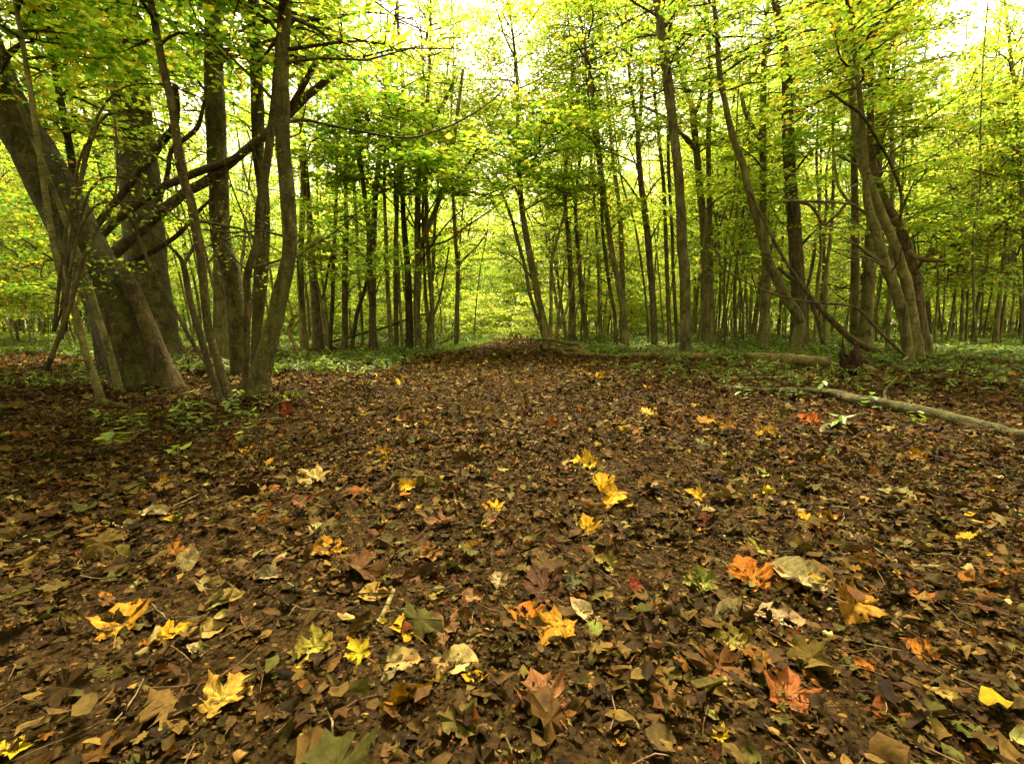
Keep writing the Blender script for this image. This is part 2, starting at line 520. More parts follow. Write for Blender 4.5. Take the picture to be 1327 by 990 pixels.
# ------------------------------------------------------------------ crown templates
def crown_template(kind, seed, H, Rmax, nl, near, yellow=0.0, low=0.15, dens=1.0):
    """limbs and leaf sprays round a vertical axis from z = 0 to H"""
    rng = np.random.default_rng(seed)
    limb = Mesh(); tips = []
    for i in range(nl):
        f = (i + rng.uniform(0, 1)) / nl
        z0 = H * (0.02 + 0.86 * f)
        prof = math.sin(PI * (0.16 + 0.74 * f)) ** 0.7
        Ln = Rmax * prof * rng.uniform(0.65, 1.15)
        az = i * 2.399 + rng.uniform(-0.5, 0.5)
        el = rng.uniform(0.05, 0.55) + 0.5 * f
        d = np.array([math.cos(az) * math.cos(el), math.sin(az) * math.cos(el), math.sin(el)])
        side = np.cross(d, [0, 0, 1.0]); side /= np.linalg.norm(side)
        n = 6; pts = [np.array([0, 0, z0])]
        cur = d.copy()
        for k in range(n):
            cur = cur + 0.16 * rng.standard_normal(3) + np.array([0, 0, -0.07])
            cur /= np.linalg.norm(cur)
            pts.append(pts[-1] + cur * Ln / n)
        r0 = (0.012 + 0.011 * Ln) * (1.15 - 0.5 * f)
        limb.add(*tube(pts, np.linspace(r0, r0 * 0.25, n + 1), 5, 1, cap=False, rng=rng))
        for k in range(1, n + 1):
            for sgn in (-1, 1):
                if k == n and sgn == 1: continue
                sl = Ln * rng.uniform(0.22, 0.42) * (1.1 - 0.5 * k / n)
                sd = side * sgn * 0.9 + cur * 0.7 + rng.standard_normal(3) * 0.22; sd[2] *= 0.5
                sd /= np.linalg.norm(sd)
                a = pts[k]; b = a + sd * sl * 0.5 + [0, 0, 0.03 * sl]; c = a + sd * sl + [0, 0, -0.08 * sl]
                limb.add(*tube([a, b, c], [r0 * 0.35, r0 * 0.25, r0 * 0.1], 3, 1, cap=False, rng=rng))
                if rng.random() > low or f > 0.25:
                    tips += [(b, sd, 0.5), (c, sd, 1.0)]
    pos, yaw = [], []
    for p, sd, w in tips:
        m = int((11 if near else 13) * rng.uniform(0.5, 1.5))
        if rng.random() > dens: m = 0
        a = math.atan2(sd[1], sd[0])
        L_ = rng.uniform(0.25, 0.75); W_ = rng.uniform(0.18, 0.42)
        u = rng.uniform(-0.6, 1, m) * L_; v = rng.standard_normal(m) * W_ * 0.6
        pos.append(np.column_stack([p[0] + u * math.cos(a) - v * math.sin(a), p[1] + u * math.sin(a) + v * math.cos(a),
                                    p[2] + 0.05 * rng.standard_normal(m) - 0.22 * np.abs(u) - 0.12 * np.abs(v)]))
        yaw.append(np.full(m, a - PI / 2) + np.sign(v) * -0.7 + 0.5 * rng.standard_normal(m))
    pos = np.vstack(pos); yaw = np.concatenate(yaw); n = len(pos)
    w = np.array([14, 30, 32, 17 + 20 * yellow, 2 + 12 * yellow, .5 + 1.5 * yellow, 4])
    col = pick(GREENS, w, n, 0.16, rng)
    if near:
        T = T_MAPLE_S if kind == 'lobed' else T_OVAL_M
        size = rng.uniform(0.075, 0.135, n) if kind == 'lobed' else rng.uniform(0.05, 0.085, n)
    else:
        T = DIAM; size = rng.uniform(0.09, 0.15, n)
    V, F, C, U = place(T, pos, size, yaw, np.abs(rng.normal(0.45, 0.38, n)), rng.uniform(0, 6.28, n), rng.uniform(-1.2, 1.6, n), rng.uniform(0, 3.1, n), col, fold=rng.uniform(-0.1, 0.5, n), centre=False, rng=rng)
    leaves = mesh_np('crown', V, F, LEAF, C, None, smooth=False)
    return limb.build('limbs', BARK_D), leaves


NEARC = [crown_template('lobed', 10 + i, 7.5, 2.9, 26, True, yellow=[0.1, 0.25, 0.0, 0.45][i], dens=.42) for i in range(4)]
OVALC = [crown_template('oval', 30 + i, 6.5, 2.6, 30, True, yellow=[0.1, 0.3][i], dens=.6) for i in range(2)]
FARC = [crown_template('far', 50 + i, 9.0, 2.8, 26, False, yellow=[0.0, 0.25, 0.5, 0.8, 0.1][i], dens=.8) for i in range(5)]
LOWC = [crown_template('lobed', 70 + i, 4.2, 2.0, 18, True, yellow=[0.1, 0.4, 0.2][i], low=0, dens=.5) for i in range(3)]
SPRAY = [crown_template('lobed', 90 + i, 1.5, 1.5, 6, True, yellow=[0.0, 0.3, 0.1][i], low=0, dens=.45) for i in range(3)]
LOWF = [crown_template('far', 80 + i, 4.6, 2.2, 20, False, yellow=[0.0, 0.4, 0.8, 0.2][i], low=0, dens=.7) for i in range(4)]


def add_crown(root, tpl, at, scale, rz, tiltx=0.0, tilty=0.0, limbs=True):
    o1 = link('crown', tpl[1], root)
    objs = [o1]
    if limbs: objs.append(link('limbs', tpl[0], root))
    for o in objs:
        o.location = at; o.rotation_euler = (tiltx, tilty, rz); o.scale = scale
    return objs


def empty(name, loc, label, cat, group=None):
    o = bpy.data.objects.new(name, None)
    o.empty_display_size = 0.3
    COL.objects.link(o)
    o.location = loc
    o['label'] = label; o['category'] = cat
    if group: o['group'] = group
    return o


def world_path(pts, Y, dY=0.0, toground=False, up=0.0):
    """pts (px, py, width px) from the foot up, at depth Y (dY = change of depth by the end)"""
    n = len(pts); W = []; R = []
    for i, (x, y, w) in enumerate(pts):
        yy = Y + dY * i / max(1, n - 1)
        W.append(P(x, y, yy)); R.append(0.5 * w / FPX * yy * 1.02)
    if toground:
        a, b = W[0], W[1]
        g = float(gh(a[0], a[1]))
        if a[2] > g + 0.05:
            s = (a - b) / max(1e-3, (b - a)[2]) * 0.6
            q = a + s * (a[2] - g + 0.06); q[2] = float(gh(q[0], q[1])) - 0.06
            W.insert(0, q); R.insert(0, R[0] * 1.12)
        else:
            W[0][2] = g - 0.05
    if up:
        a, b = W[-2], W[-1]
        d = (b - a) / np.linalg.norm(b - a)
        r = R[-1]
        hgt = up - W[-1][2]
        k = max(2, int(hgt / 1.6))
        for i in range(k):
            d = d * 0.85 + np.array([RNG.normal(0, 0.07), RNG.normal(0, 0.07), 0.3]); d /= np.linalg.norm(d)
            W.append(W[-1] + d * hgt / k)
            R.append(r * (1 - 0.8 * (i + 1) / k))
    return np.array(W), np.array(R)


def snags(mesh, W, R, n, rng=RNG, zmin=1.0):
    """short dead side twigs up a stem"""
    for _ in range(n):
        i = rng.integers(1, len(W) - 1); t = rng.uniform()
        p = W[i] * (1 - t) + W[i + 1] * t if i + 1 < len(W) else W[i]
        if p[2] < zmin: continue
        az = rng.uniform(0, 6.28); el = rng.uniform(-0.1, 0.9); L_ = rng.uniform(0.4, 2.3)
        d = np.array([math.cos(az) * math.cos(el), math.sin(az) * math.cos(el), math.sin(el)])
        pts = [p]; cur = d
        for k in range(4):
            cur = cur + 0.22 * rng.standard_normal(3); cur /= np.linalg.norm(cur)
            pts.append(pts[-1] + cur * L_ / 4)
        r = min(R[i] * 0.35, 0.006 + 0.006 * L_)
        mesh.add(*tube(pts, np.linspace(r, r * 0.25, 5), 4, 1, cap=False, rng=rng))


BASES = []


def tree(name, label, Y, stem, up, crown=None, limbs=(), mat=BARK, seg=12, flare=0.35, group=None, cat='tree', dY=0.0, crown_z=3.5, rough=0.05, nsn=5, scale=1.0, low=False, limbmat=None, sprays=.5, leafy=()):
    if crown and not low: up = max(up, 1.3 + 0.40 * Y + 5)
    W, R = world_path(stem, Y, dY, True, up)
    base = np.array([W[0][0], W[0][1], float(gh(W[0][0], W[0][1]))])
    root = empty(name, base, label, cat, group)
    m = Mesh()
    m.add(*tube(W - base, R, seg, 6, rough, flare))
    if nsn: snags(m, W - base, R, nsn)
    link('trunk', m.build('trunk', mat), root)
    for lp in limbs:
        y0 = lp[0]; w2, r2 = world_path(lp[1], Y + y0[0], y0[1])
        V, F = tube(w2 - base, r2, 10, 5, 0.08)
        link('branch', mesh_np('branch', V, F, limbmat or mat), root)
    BASES.append((base[0], base[1], max(R[0], R[1]), Y))
    for (lx, ly, ldy, q) in leafy:
        tgt = P(lx, ly, Y + ldy)
        hd = math.hypot(tgt[0] - W[3][0], tgt[1] - W[3][1])
        k = int(np.argmin(np.abs(W[:, 2] - (tgt[2] - 0.35 * hd - .3))))
        a = W[k]
        mid = (a + tgt) / 2 + [0, 0, .12 * hd]
        V, F = tube([a - base, mid - base, tgt - base + [0, 0, .1]], [R[k] * .3, R[k] * .22, .012], 7, 5, .06)
        link('branch', mesh_np('branch', V, F, BARK_D), root)
        add_crown(root, SPRAY[RNG.integers(3)], tgt - base - [0, 0, .2 * q], (q, q, q * .45), RNG.uniform(0, 6.28))
    if crown:
        crown_z = max(crown_z, 1.3 + 0.40 * Y) if not low else crown_z
        up = max(up, crown_z + 5)
        # stand the crown on the stem where it reaches crown_z
        k = int(np.argmin(np.abs(W[:, 2] - crown_z)))
        at = W[k] - base
        top = W[-1] - base
        dx, dy, dz = top - at
        s = scale
        tx, ty = -math.atan2(dy, max(dz, .5)) * 0.8, math.atan2(dx, max(dz, .5)) * 0.8
        add_crown(root, crown, at, (s, s, s * max(0.7, (up - crown_z) / 8.5)), 0.0, tx, ty)
    if Y > 13:
        for _ in range(int(RNG.random() < sprays)):
            k = int(np.argmin(np.abs(W[:, 2] - RNG.uniform(1.8, 6.0))))
            q = RNG.uniform(.7, 1.15)
            add_crown(root, SPRAY[RNG.integers(3)], W[k] - base, (q, q, q), RNG.uniform(0, 6.28))
    return root


# ------------------------------------------------------------------ ground, path
def sheet(x0, x1, y0, y1, step, z=0.0, clip=None, noise=0.0):
    xs = np.arange(x0, x1 + step * .5, step); ys = np.arange(y0, y1 + step * .5, step)
    X, Yy = np.meshgrid(xs, ys)
    Z = gh(X, Yy) + z
    if noise: Z = Z + noise * RNG.standard_normal(Z.shape)
    V = np.column_stack([X.ravel(), Yy.ravel(), Z.ravel()])
    nx = len(xs)
    i = (np.arange(len(ys) - 1)[:, None] * nx + np.arange(nx - 1)[None]).ravel()
    F = np.stack([i, i + 1, i + 1 + nx, i + nx], 1)
    return V, F


def ground_mesh():
    # one sheet with a fine middle and a coarse rim reaching the horizon
    ax = np.concatenate([-np.geomspace(1200, 45, 14), np.arange(-42, -9, 1.0), np.arange(-9, 9.01, 0.16), np.arange(10, 43, 1.0), np.geomspace(45, 1200, 14)])
    ay = np.concatenate([-np.geomspace(1200, 12, 10), np.arange(-10, 0, 1.0), np.arange(0, 14.01, 0.16), np.arange(15, 70, 1.0), np.geomspace(72, 1200, 14)])
    X, Yy = np.meshgrid(ax, ay)
    far = np.clip(1 - (np.hypot(X, Yy) - 50) / 60, 0, 1)
    Z = gh(X, Yy) * far
    V = np.column_stack([X.ravel(), Yy.ravel(), Z.ravel()])
    nx = len(ax)
    i = (np.arange(len(ay) - 1)[:, None] * nx + np.arange(nx - 1)[None]).ravel()
    return mesh_np('ground', V, np.stack([i, i + 1, i + 1 + nx, i + nx], 1), SOIL)


g = link('ground', ground_mesh(), kind='structure')


def path_half(y):
    y = np.asarray(y, float)
    return np.interp(y, [0, 3, 6, 12, 20, 28, 40], [2.6, 2.6, 2.4, 2.1, 1.5, 1.1, 0.9])


def path_mid(y):
    y = np.asarray(y, float)
    return np.interp(y, [0, 5, 12, 20, 28, 34, 40], [0, 0.05, 0.0, -0.1, 0.0, 0.7, 2.0])


def path_mesh():
    ys = np.concatenate([np.arange(-4, 14, 0.16), np.arange(14, 40, 0.5)])
    us = np.linspace(-1, 1, 34)
    V = []
    for y in ys:
        w = path_half(y) * (1 + 0.08 * math.sin(y * 1.7) + 0.05 * math.sin(y * 4.1))
        x = path_mid(y) + us * w
        V.append(np.column_stack([x, np.full_like(x, y), gh(x, y) + 0.006]))
    V = np.vstack(V); nx = len(us)
    i = (np.arange(len(ys) - 1)[:, None] * nx + np.arange(nx - 1)[None]).ravel()
    return mesh_np('path', V, np.stack([i, i + 1, i + 1 + nx, i + nx], 1), SOILP)


link('path', path_mesh(), kind='structure')


# ------------------------------------------------------------------ litter (stuff)
def wedge(n, y0, y1, spread=1.14, rng=RNG, margin=0.35):
    y = np.sqrt(rng.uniform(y0 ** 2, y1 ** 2, n))
    x = rng.uniform(-1, 1, n) * (y * spread + margin)
    return x, y


def litter(name, bands, label):
    M = Mesh(); M2 = Mesh()
    for (y0, y1, dens, smin, smax, lift) in bands:
        area = 1.14 * (y1 ** 2 - y0 ** 2) + 0.7 * (y1 - y0)
        n = int(area * dens)
        x, y = wedge(n, y0, y1)
        # patchy: bare earth shows in the tracks
        patch = 0.5 + 0.5 * np.sin(x * 2.1 + 0.8 * np.sin(y * 1.3)) * np.sin(y * 1.7 + 1.3 * np.sin(x * 0.9))
        fine = 0.5 + 0.5 * np.sin(x * 6.3 + 2 * np.sin(y * 4.1)) * np.sin(y * 5.7 + 2.2 * np.sin(x * 3.7))
        keep = RNG.uniform(0, 1, n) < (0.2 + 0.45 * patch + 0.5 * fine) * np.where(np.abs(x - 0.15) < 0.55, 0.75, 1)
        x, y = x[keep], y[keep]; n = len(x)
        z = gh(x, y) + 0.008 + RNG.exponential(lift, n)
        pos = np.column_stack([x, y, z])
        size = smin * (smax / smin) ** (RNG.uniform(0, 1, n) ** 1.5)
        col = pick(LITTER, LW, n, 0.32) * np.array([[0.50, 0.50, 0.33]])
        far = y0 >= 9 or smax < .02
        near = y0 < 2.5
        kinds = RNG.choice(5, n, p=[0.62, 0.22, 0.05, 0.085, 0.025])
        cr = pick(CRUMB, CW, n, 0.3) * np.array([[0.66, 0.62, 0.44]]) * (1.0 if y0 < 3 else 1.25)  # farther crumbs get a lighter colour to offset the shade there
        if smax < .02: col = cr
        elif y0 < 6: col[kinds == 0] = cr[kinds == 0]
        else: col = col * 1.35  # far leaves lightened in colour to make up for canopy shade
        for k in range(5):
            if k == 0:
                tls = T_FRAG if not far else [DIAM]
            elif k == 1: tls = [T_OVAL_M] if not far else [DIAM]
            elif k == 2: tls = [T_MAPLE_M if not far else T_MAPLE_S]
            elif k == 3: tls = [T_OVAL_M] if not far else [DIAM]
            else: tls = [T_OVAL if near else T_OVAL_M]
            idx = np.where(kinds == k)[0]
            for j, T in enumerate(tls):
                I = idx[j::len(tls)]
                if not len(I): continue
                m = len(I)
                s = size[I] * {0: 0.9, 1: 1.15, 2: 1.5, 3: 1.2, 4: 1.5}[k]
                curl = RNG.normal(0, 2.3, m) if k < 3 else RNG.choice([-1, 1], m) * RNG.uniform(3.5, 7.5, m)
                r = place(T, pos[I], s, RNG.uniform(0, 6.28, m), np.abs(RNG.normal(0, 0.44, m)), RNG.uniform(0, 6.28, m), curl, RNG.uniform(0, 3.14, m), col[I], rip=0.075, fold=RNG.uniform(-.2, .4, m), aspect=[0.9, 0.9, 1, 0.8, .7][k])
                M.add(*r)
    o = link(name, M.build(name, LIT), label=label, category='leaf litter', kind='stuff')
    return o


litter('leaf_litter', [(0.5, 1.7, 9000, 0.005, 0.014, 0.004), (1.7, 3.2, 4200, 0.007, 0.018, 0.005), (0.5, 1.6, 4300, 0.012, 0.045, 0.009), (0.5, 3.4, 520, 0.035, 0.09, 0.016), (1.6, 3.2, 3400, 0.016, 0.06, 0.010), (3.2, 6, 1400, 0.026, 0.09, 0.013), (6, 11, 480, 0.042, 0.12, 0.015),
                       (11, 20, 150, 0.06, 0.16, 0.018), (20, 45, 40, 0.10, 0.20, 0.02)], 'brown carpet of broken dead leaves covering the path and the forest floor')


def twig_litter():
    M = Mesh()
    def sticks(n, y0, y1, l0, l1):
        x, y = wedge(n, y0, y1)
        for i in range(n):
            L_ = RNG.uniform(l0, l1); a = RNG.uniform(0, 6.28); r = RNG.uniform(0.0008, 0.0024) * (L_ / 0.12) ** 0.6
            k = 4; p = np.array([x[i], y[i], 0.0]); pts = []
            for j in range(k):
                q = p + np.array([math.cos(a), math.sin(a), 0]) * L_ * (j / (k - 1) - 0.5)
                a += RNG.normal(0, 0.12)
                pts.append([q[0], q[1], float(gh(q[0], q[1])) + 0.016 + RNG.uniform(0, 0.01)])
            V, F = tube(pts, [r, r, r * .8, r * .5], 4, 1, cap=False)
            c = pick([(0.10, 0.065, 0.03), (0.2, 0.15, 0.08), (0.05, 0.03, 0.015)], [3, 2, 2], 1)
            M.add(V, F, np.repeat(c, len(V), 0))
    sticks(700, 0.6, 2.6, 0.03, 0.14); sticks(420, 2.6, 6, 0.06, 0.25); sticks(260, 6, 14, 0.15, 0.6)
    link('twig_litter', M.build('twig_litter', LIT), label='scattered thin brown twigs and leaf stalks lying among the dead leaves', category='twigs', kind='stuff')


twig_litter()


# ------------------------------------------------------------------ ground plants (stuff) and seedlings (things)
PGREEN = [(0.080, 0.120, 0.014), (0.110, 0.150, 0.016), (0.045, 0.068, 0.011), (0.19, 0.21, 0.022)]


def plants(M, x, y, hgt, leaf, nl, rng=RNG):
    n = len(x)
    h = hgt * rng.uniform(0.5, 1.25, n)
    g0 = gh(x, y)
    for t in range(3):
        k = nl
        X = np.repeat(x, k); Yy = np.repeat(y, k); H = np.repeat(h, k); G = np.repeat(g0, k)
        az = rng.uniform(0, 6.28, n * k)
        lv = rng.uniform(0.45, 1.0, n * k) if t else np.ones(n * k)
        off = rng.uniform(0.1, 0.5, n * k) * leaf
        pos = np.column_stack([X + np.cos(az) * off, Yy + np.sin(az) * off, G + H * lv])
        col = pick(PGREEN, [4, 3, 3, 1], n * k, 0.4)
        r = place(T_LANCE, pos, leaf * rng.uniform(0.7, 1.25, n * k), az - PI / 2, np.abs(rng.normal(0.55, 0.5, n * k)), np.full(n * k, PI / 2) + rng.normal(0, .9, n * k), rng.uniform(-0.3, 1.0, n * k), np.full(n * k, PI / 2), col, fold=0.3, centre=False)
        M.add(*r)
    for i in range(n):
        if y[i] < 14:
            V, F = tube([[x[i], y[i], g0[i] - 0.01], [x[i] + .01, y[i], g0[i] + h[i]]], [0.0022, 0.0015], 3, 1, cap=False)
            M.add(V, F, np.tile([[0.07, 0.11, 0.03]], (len(V), 1)), np.zeros((len(V), 2)))


def ground_cover():
    M = Mesh()
    def field(n, y0, y1, sidefn, hgt, leaf, nl):
        x, y = wedge(n, y0, y1)
        pn = 0.5 + 0.5 * np.sin(x * 1.1 + 2 * np.sin(y * 0.6)) * np.cos(y * 0.8 + x * 0.4)
        k = sidefn(x, y, pn)
        plants(M, x[k], y[k], hgt, leaf, nl)
    # right of the path
    field(19000, 8.4, 24, lambda x, y, p: (x > path_half(y) * 0.95 + 0.2 * p) & ((y > np.where((x > 1.8) & (x < 7), 11.8 - 1.13 * (x - 3.05), 9.0)) | (RNG.uniform(0, 1, len(x)) < .1)) & (RNG.uniform(0, 1, len(x)) < 0.5 + 0.5 * p), 0.20, 0.12, 3)
    field(3300, 4.6, 9.4, lambda x, y, p: (RNG.uniform(0, 1, len(x)) < np.clip((x - 1.7) * .35, 0, 1) * np.clip((y - 4.2) / 3.5, 0, 1) * (.35 + .8 * p * (.5 + .5 * np.sin(x * 4.3) * np.sin(y * 3.7)))), 0.10, 0.075, 3)
    field(9000, 22, 50, lambda x, y, p: (np.abs(x - path_mid(y)) > path_half(y)), 0.32, 0.24, 3)
    # left of the path
    field(9000, 7.0, 22, lambda x, y, p: (x < -path_half(y) * 0.95) & (p > 0.42), 0.17, 0.115, 3)
    field(1500, 3.2, 7.5, lambda x, y, p: (x < -1.75 - 0.1 * y) & (p > 0.52) & (RNG.uniform(0, 1, len(x)) < 0.7), 0.08, 0.07, 3)
    link('ground_cover', M.build('ground_cover', PLANT, smooth=False), label='low green leafy woodland plants growing on both sides of the path', category='undergrowth', kind='stuff')


ground_cover()


def grass():
    n = 7000
    y = RNG.uniform(15.5, 27, n); x = path_mid(y) - path_half(y) - RNG.exponential(0.9, n) + 0.1
    h = RNG.uniform(0.06, 0.22, n); a = RNG.uniform(0, 6.28, n); w = 0.012
    g0 = gh(x, y); dx, dy = np.cos(a) * w, np.sin(a) * w
    lx, ly = RNG.normal(0, .06, n), RNG.normal(0, .06, n)
    V = np.stack([np.column_stack([x - dx, y - dy, g0]), np.column_stack([x + dx, y + dy, g0]), np.column_stack([x + lx, y + ly, g0 + h])], 1).reshape(-1, 3)
    F = np.arange(3 * n).reshape(-1, 3)
    C = np.repeat(pick([(0.11, 0.19, 0.025), (0.17, 0.23, 0.03)], [1, 1], n, 0.2), 3, 0)
    link('grass', mesh_np('grass', V, F, PLANT, C, None, False), label='bright green short grass on the verge where the path bends away', category='grass', kind='stuff')


grass()


def seedling(px, py, h, nl, leaf, label, lean=0.0):
    b = Gp(px, py)
    root = empty('woodland_seedling', b, label, 'seedling', 'green seedlings at the left and right edges')
    M = Mesh(); S = Mesh()
    top = np.array([lean * h, 0, h])
    S.add(*tube([[0, 0, -0.02], [lean * h * .4, 0, h * .5], top], [0.0035, 0.003, 0.0018], 5, 3))
    k = nl
    az = np.arange(k) * 2.4 + RNG.uniform(0, .6, k)
    lv = np.linspace(0.35, 1.0, k) ** 0.8
    pos = np.column_stack([np.cos(az) * 0.012 + lean * h * lv, np.sin(az) * 0.012, h * lv])
    col = pick(PGREEN, [3, 5, 1, 3], k, 0.15) * 1.15
    M.add(*place(T_OVAL_M, pos, leaf * RNG.uniform(0.75, 1.2, k), az - PI / 2, np.abs(RNG.normal(0.35, 0.2, k)), np.full(k, PI / 2), RNG.uniform(0, 1.1, k), np.full(k, PI / 2), col, fold=0.35, centre=False, aspect=0.85))
    link('stem', S.build('stem', BARK), root)
    link('leaves', M.build('leaves', PLANT, smooth=False), root)


for a in [
    (300, 545, .17, 9, .075, 'green seedling right below the forked dark stems at the left'),
    (338, 532, .15, 8, .06, 'leafy seedling at the foot of the curved grey-brown trunk'),
    (148, 590, .16, 12, .10, 'broad-leaved green seedling closest to the bottom left of the wood edge'),
    (172, 562, .14, 9, .085, 'green seedling behind the broad-leaved one, left edge of the litter'),
    (232, 602, .11, 7, .07, 'small upright seedling alone among brown leaves, left of the path'),
    (262, 555, .12, 8, .09, 'low spreading seedling with long pointed leaves in front of the leaning trunk'),
    (314, 575, .13, 6, .075, 'seedling with drooping leaves beside a red-brown leaf'),
    (420, 482, .28, 12, .10, 'taller seedling in the green patch left of the path'),
    (196, 522, .17, 6, .06, 'single thin seedling below the thick leaning trunk'),
    (1064, 518, .22, 9, .10, 'pale green seedling in front of the lower fallen branch'),
    (1127, 542, .20, 9, .085, 'seedling whose flat leaves reach over the lower fallen branch'),
    (960, 525, .17, 7, .08, 'seedling at the broken end of the lower fallen branch'),
    (1088, 563, .14, 8, .075, 'seedling beside the large pale curled leaves, right edge'),
    (1185, 560, .16, 8, .07, 'seedling at the far right by the fallen branch'),
    (985, 478, .24, 9, .09, 'leafy seedling in front of the thick fallen log'),
]:
    seedling(*a)


# ------------------------------------------------------------------ single leaves that stand out
Y_, O_, PALE, OLV, RED, BRN, GRN, TAN, AMB = (0.52, 0.33, 0.018), (0.34, 0.14, 0.015), (0.36, 0.30, 0.15), (0.22, 0.19, 0.045), (0.17, 0.04, 0.018), (0.14, 0.07, 0.03), (0.16, 0.20, 0.035), (0.27, 0.17, 0.06), (0.38, 0.21, 0.02)
LEAFGRP = 'big single leaves lying on the litter'
MAPLE_ME = {}


def single(px, py, w, kind, col, label, yaw=0.0, tilt=0.15, curl=0.8, up=0.006):
    p = Gp(px, py)
    dist = math.hypot(math.hypot(p[0], p[1]), CAM_H)
    size = 0.98 * w / FPX * p[1] / (1.15 if kind == 'maple' else 0.95)
    T = T_MAPLE if kind == 'maple' else T_OVAL
    one = np.ones(1)
    V, F, C, U = place(T, np.zeros((1, 3)), [size], one * yaw, one * (0.14 + tilt), one * (-PI / 2 - yaw + RNG.normal(0, .4)), one * curl, one * RNG.uniform(-0.4, 0.4), np.array([col]), rip=0.06, fold=0.3, aspect=0.95 if kind == 'maple' else RNG.uniform(0.9, 1.15))
    # colour drifts towards the edge of the leaf
    e = np.clip(np.hypot(U[:, 0], U[:, 1] - 0.35) * 1.3, 0, 1)[:, None]
    C = C * (1 - e) + C * np.array([[0.66, 0.45, 0.42]]) * e
    V[:, 2] -= V[:, 2].min() * 0.85
    root = empty('fallen_leaf', (p[0], p[1], p[2] + up), label, 'fallen leaf', LEAFGRP)
    link('blade', mesh_np('blade', V, F, LIT_MAPLE if kind == 'maple' else LIT_OVAL, C, U), root)
    s0 = V[0] * 0; k = len(T[0])
    # stalk from the foot of the blade
    foot = V[1] if kind == 'maple' else V[1 + 0]
    c = V[0]; d = foot - c; d[2] = 0; d /= np.linalg.norm(d) + 1e-9
    L_ = size * (0.8 if kind == 'maple' else 0.25)
    pts = [V[len(V) - len(T[0]) + 1 + 2 * ((len(T[0]) - 1) // 3)], foot + d * L_ * 0.5 + [0.1 * L_, 0, 0.004], foot + d * L_ + [0.25 * L_, 0.05 * L_, 0.0]]
    sv, sf = tube(pts, [0.0013, 0.001, 0.0013], 5, 4)
    sc = np.tile([[0.25, 0.10, 0.03]], (len(sv), 1))
    link('stalk', mesh_np('stalk', sv, sf, LIT, sc), root)


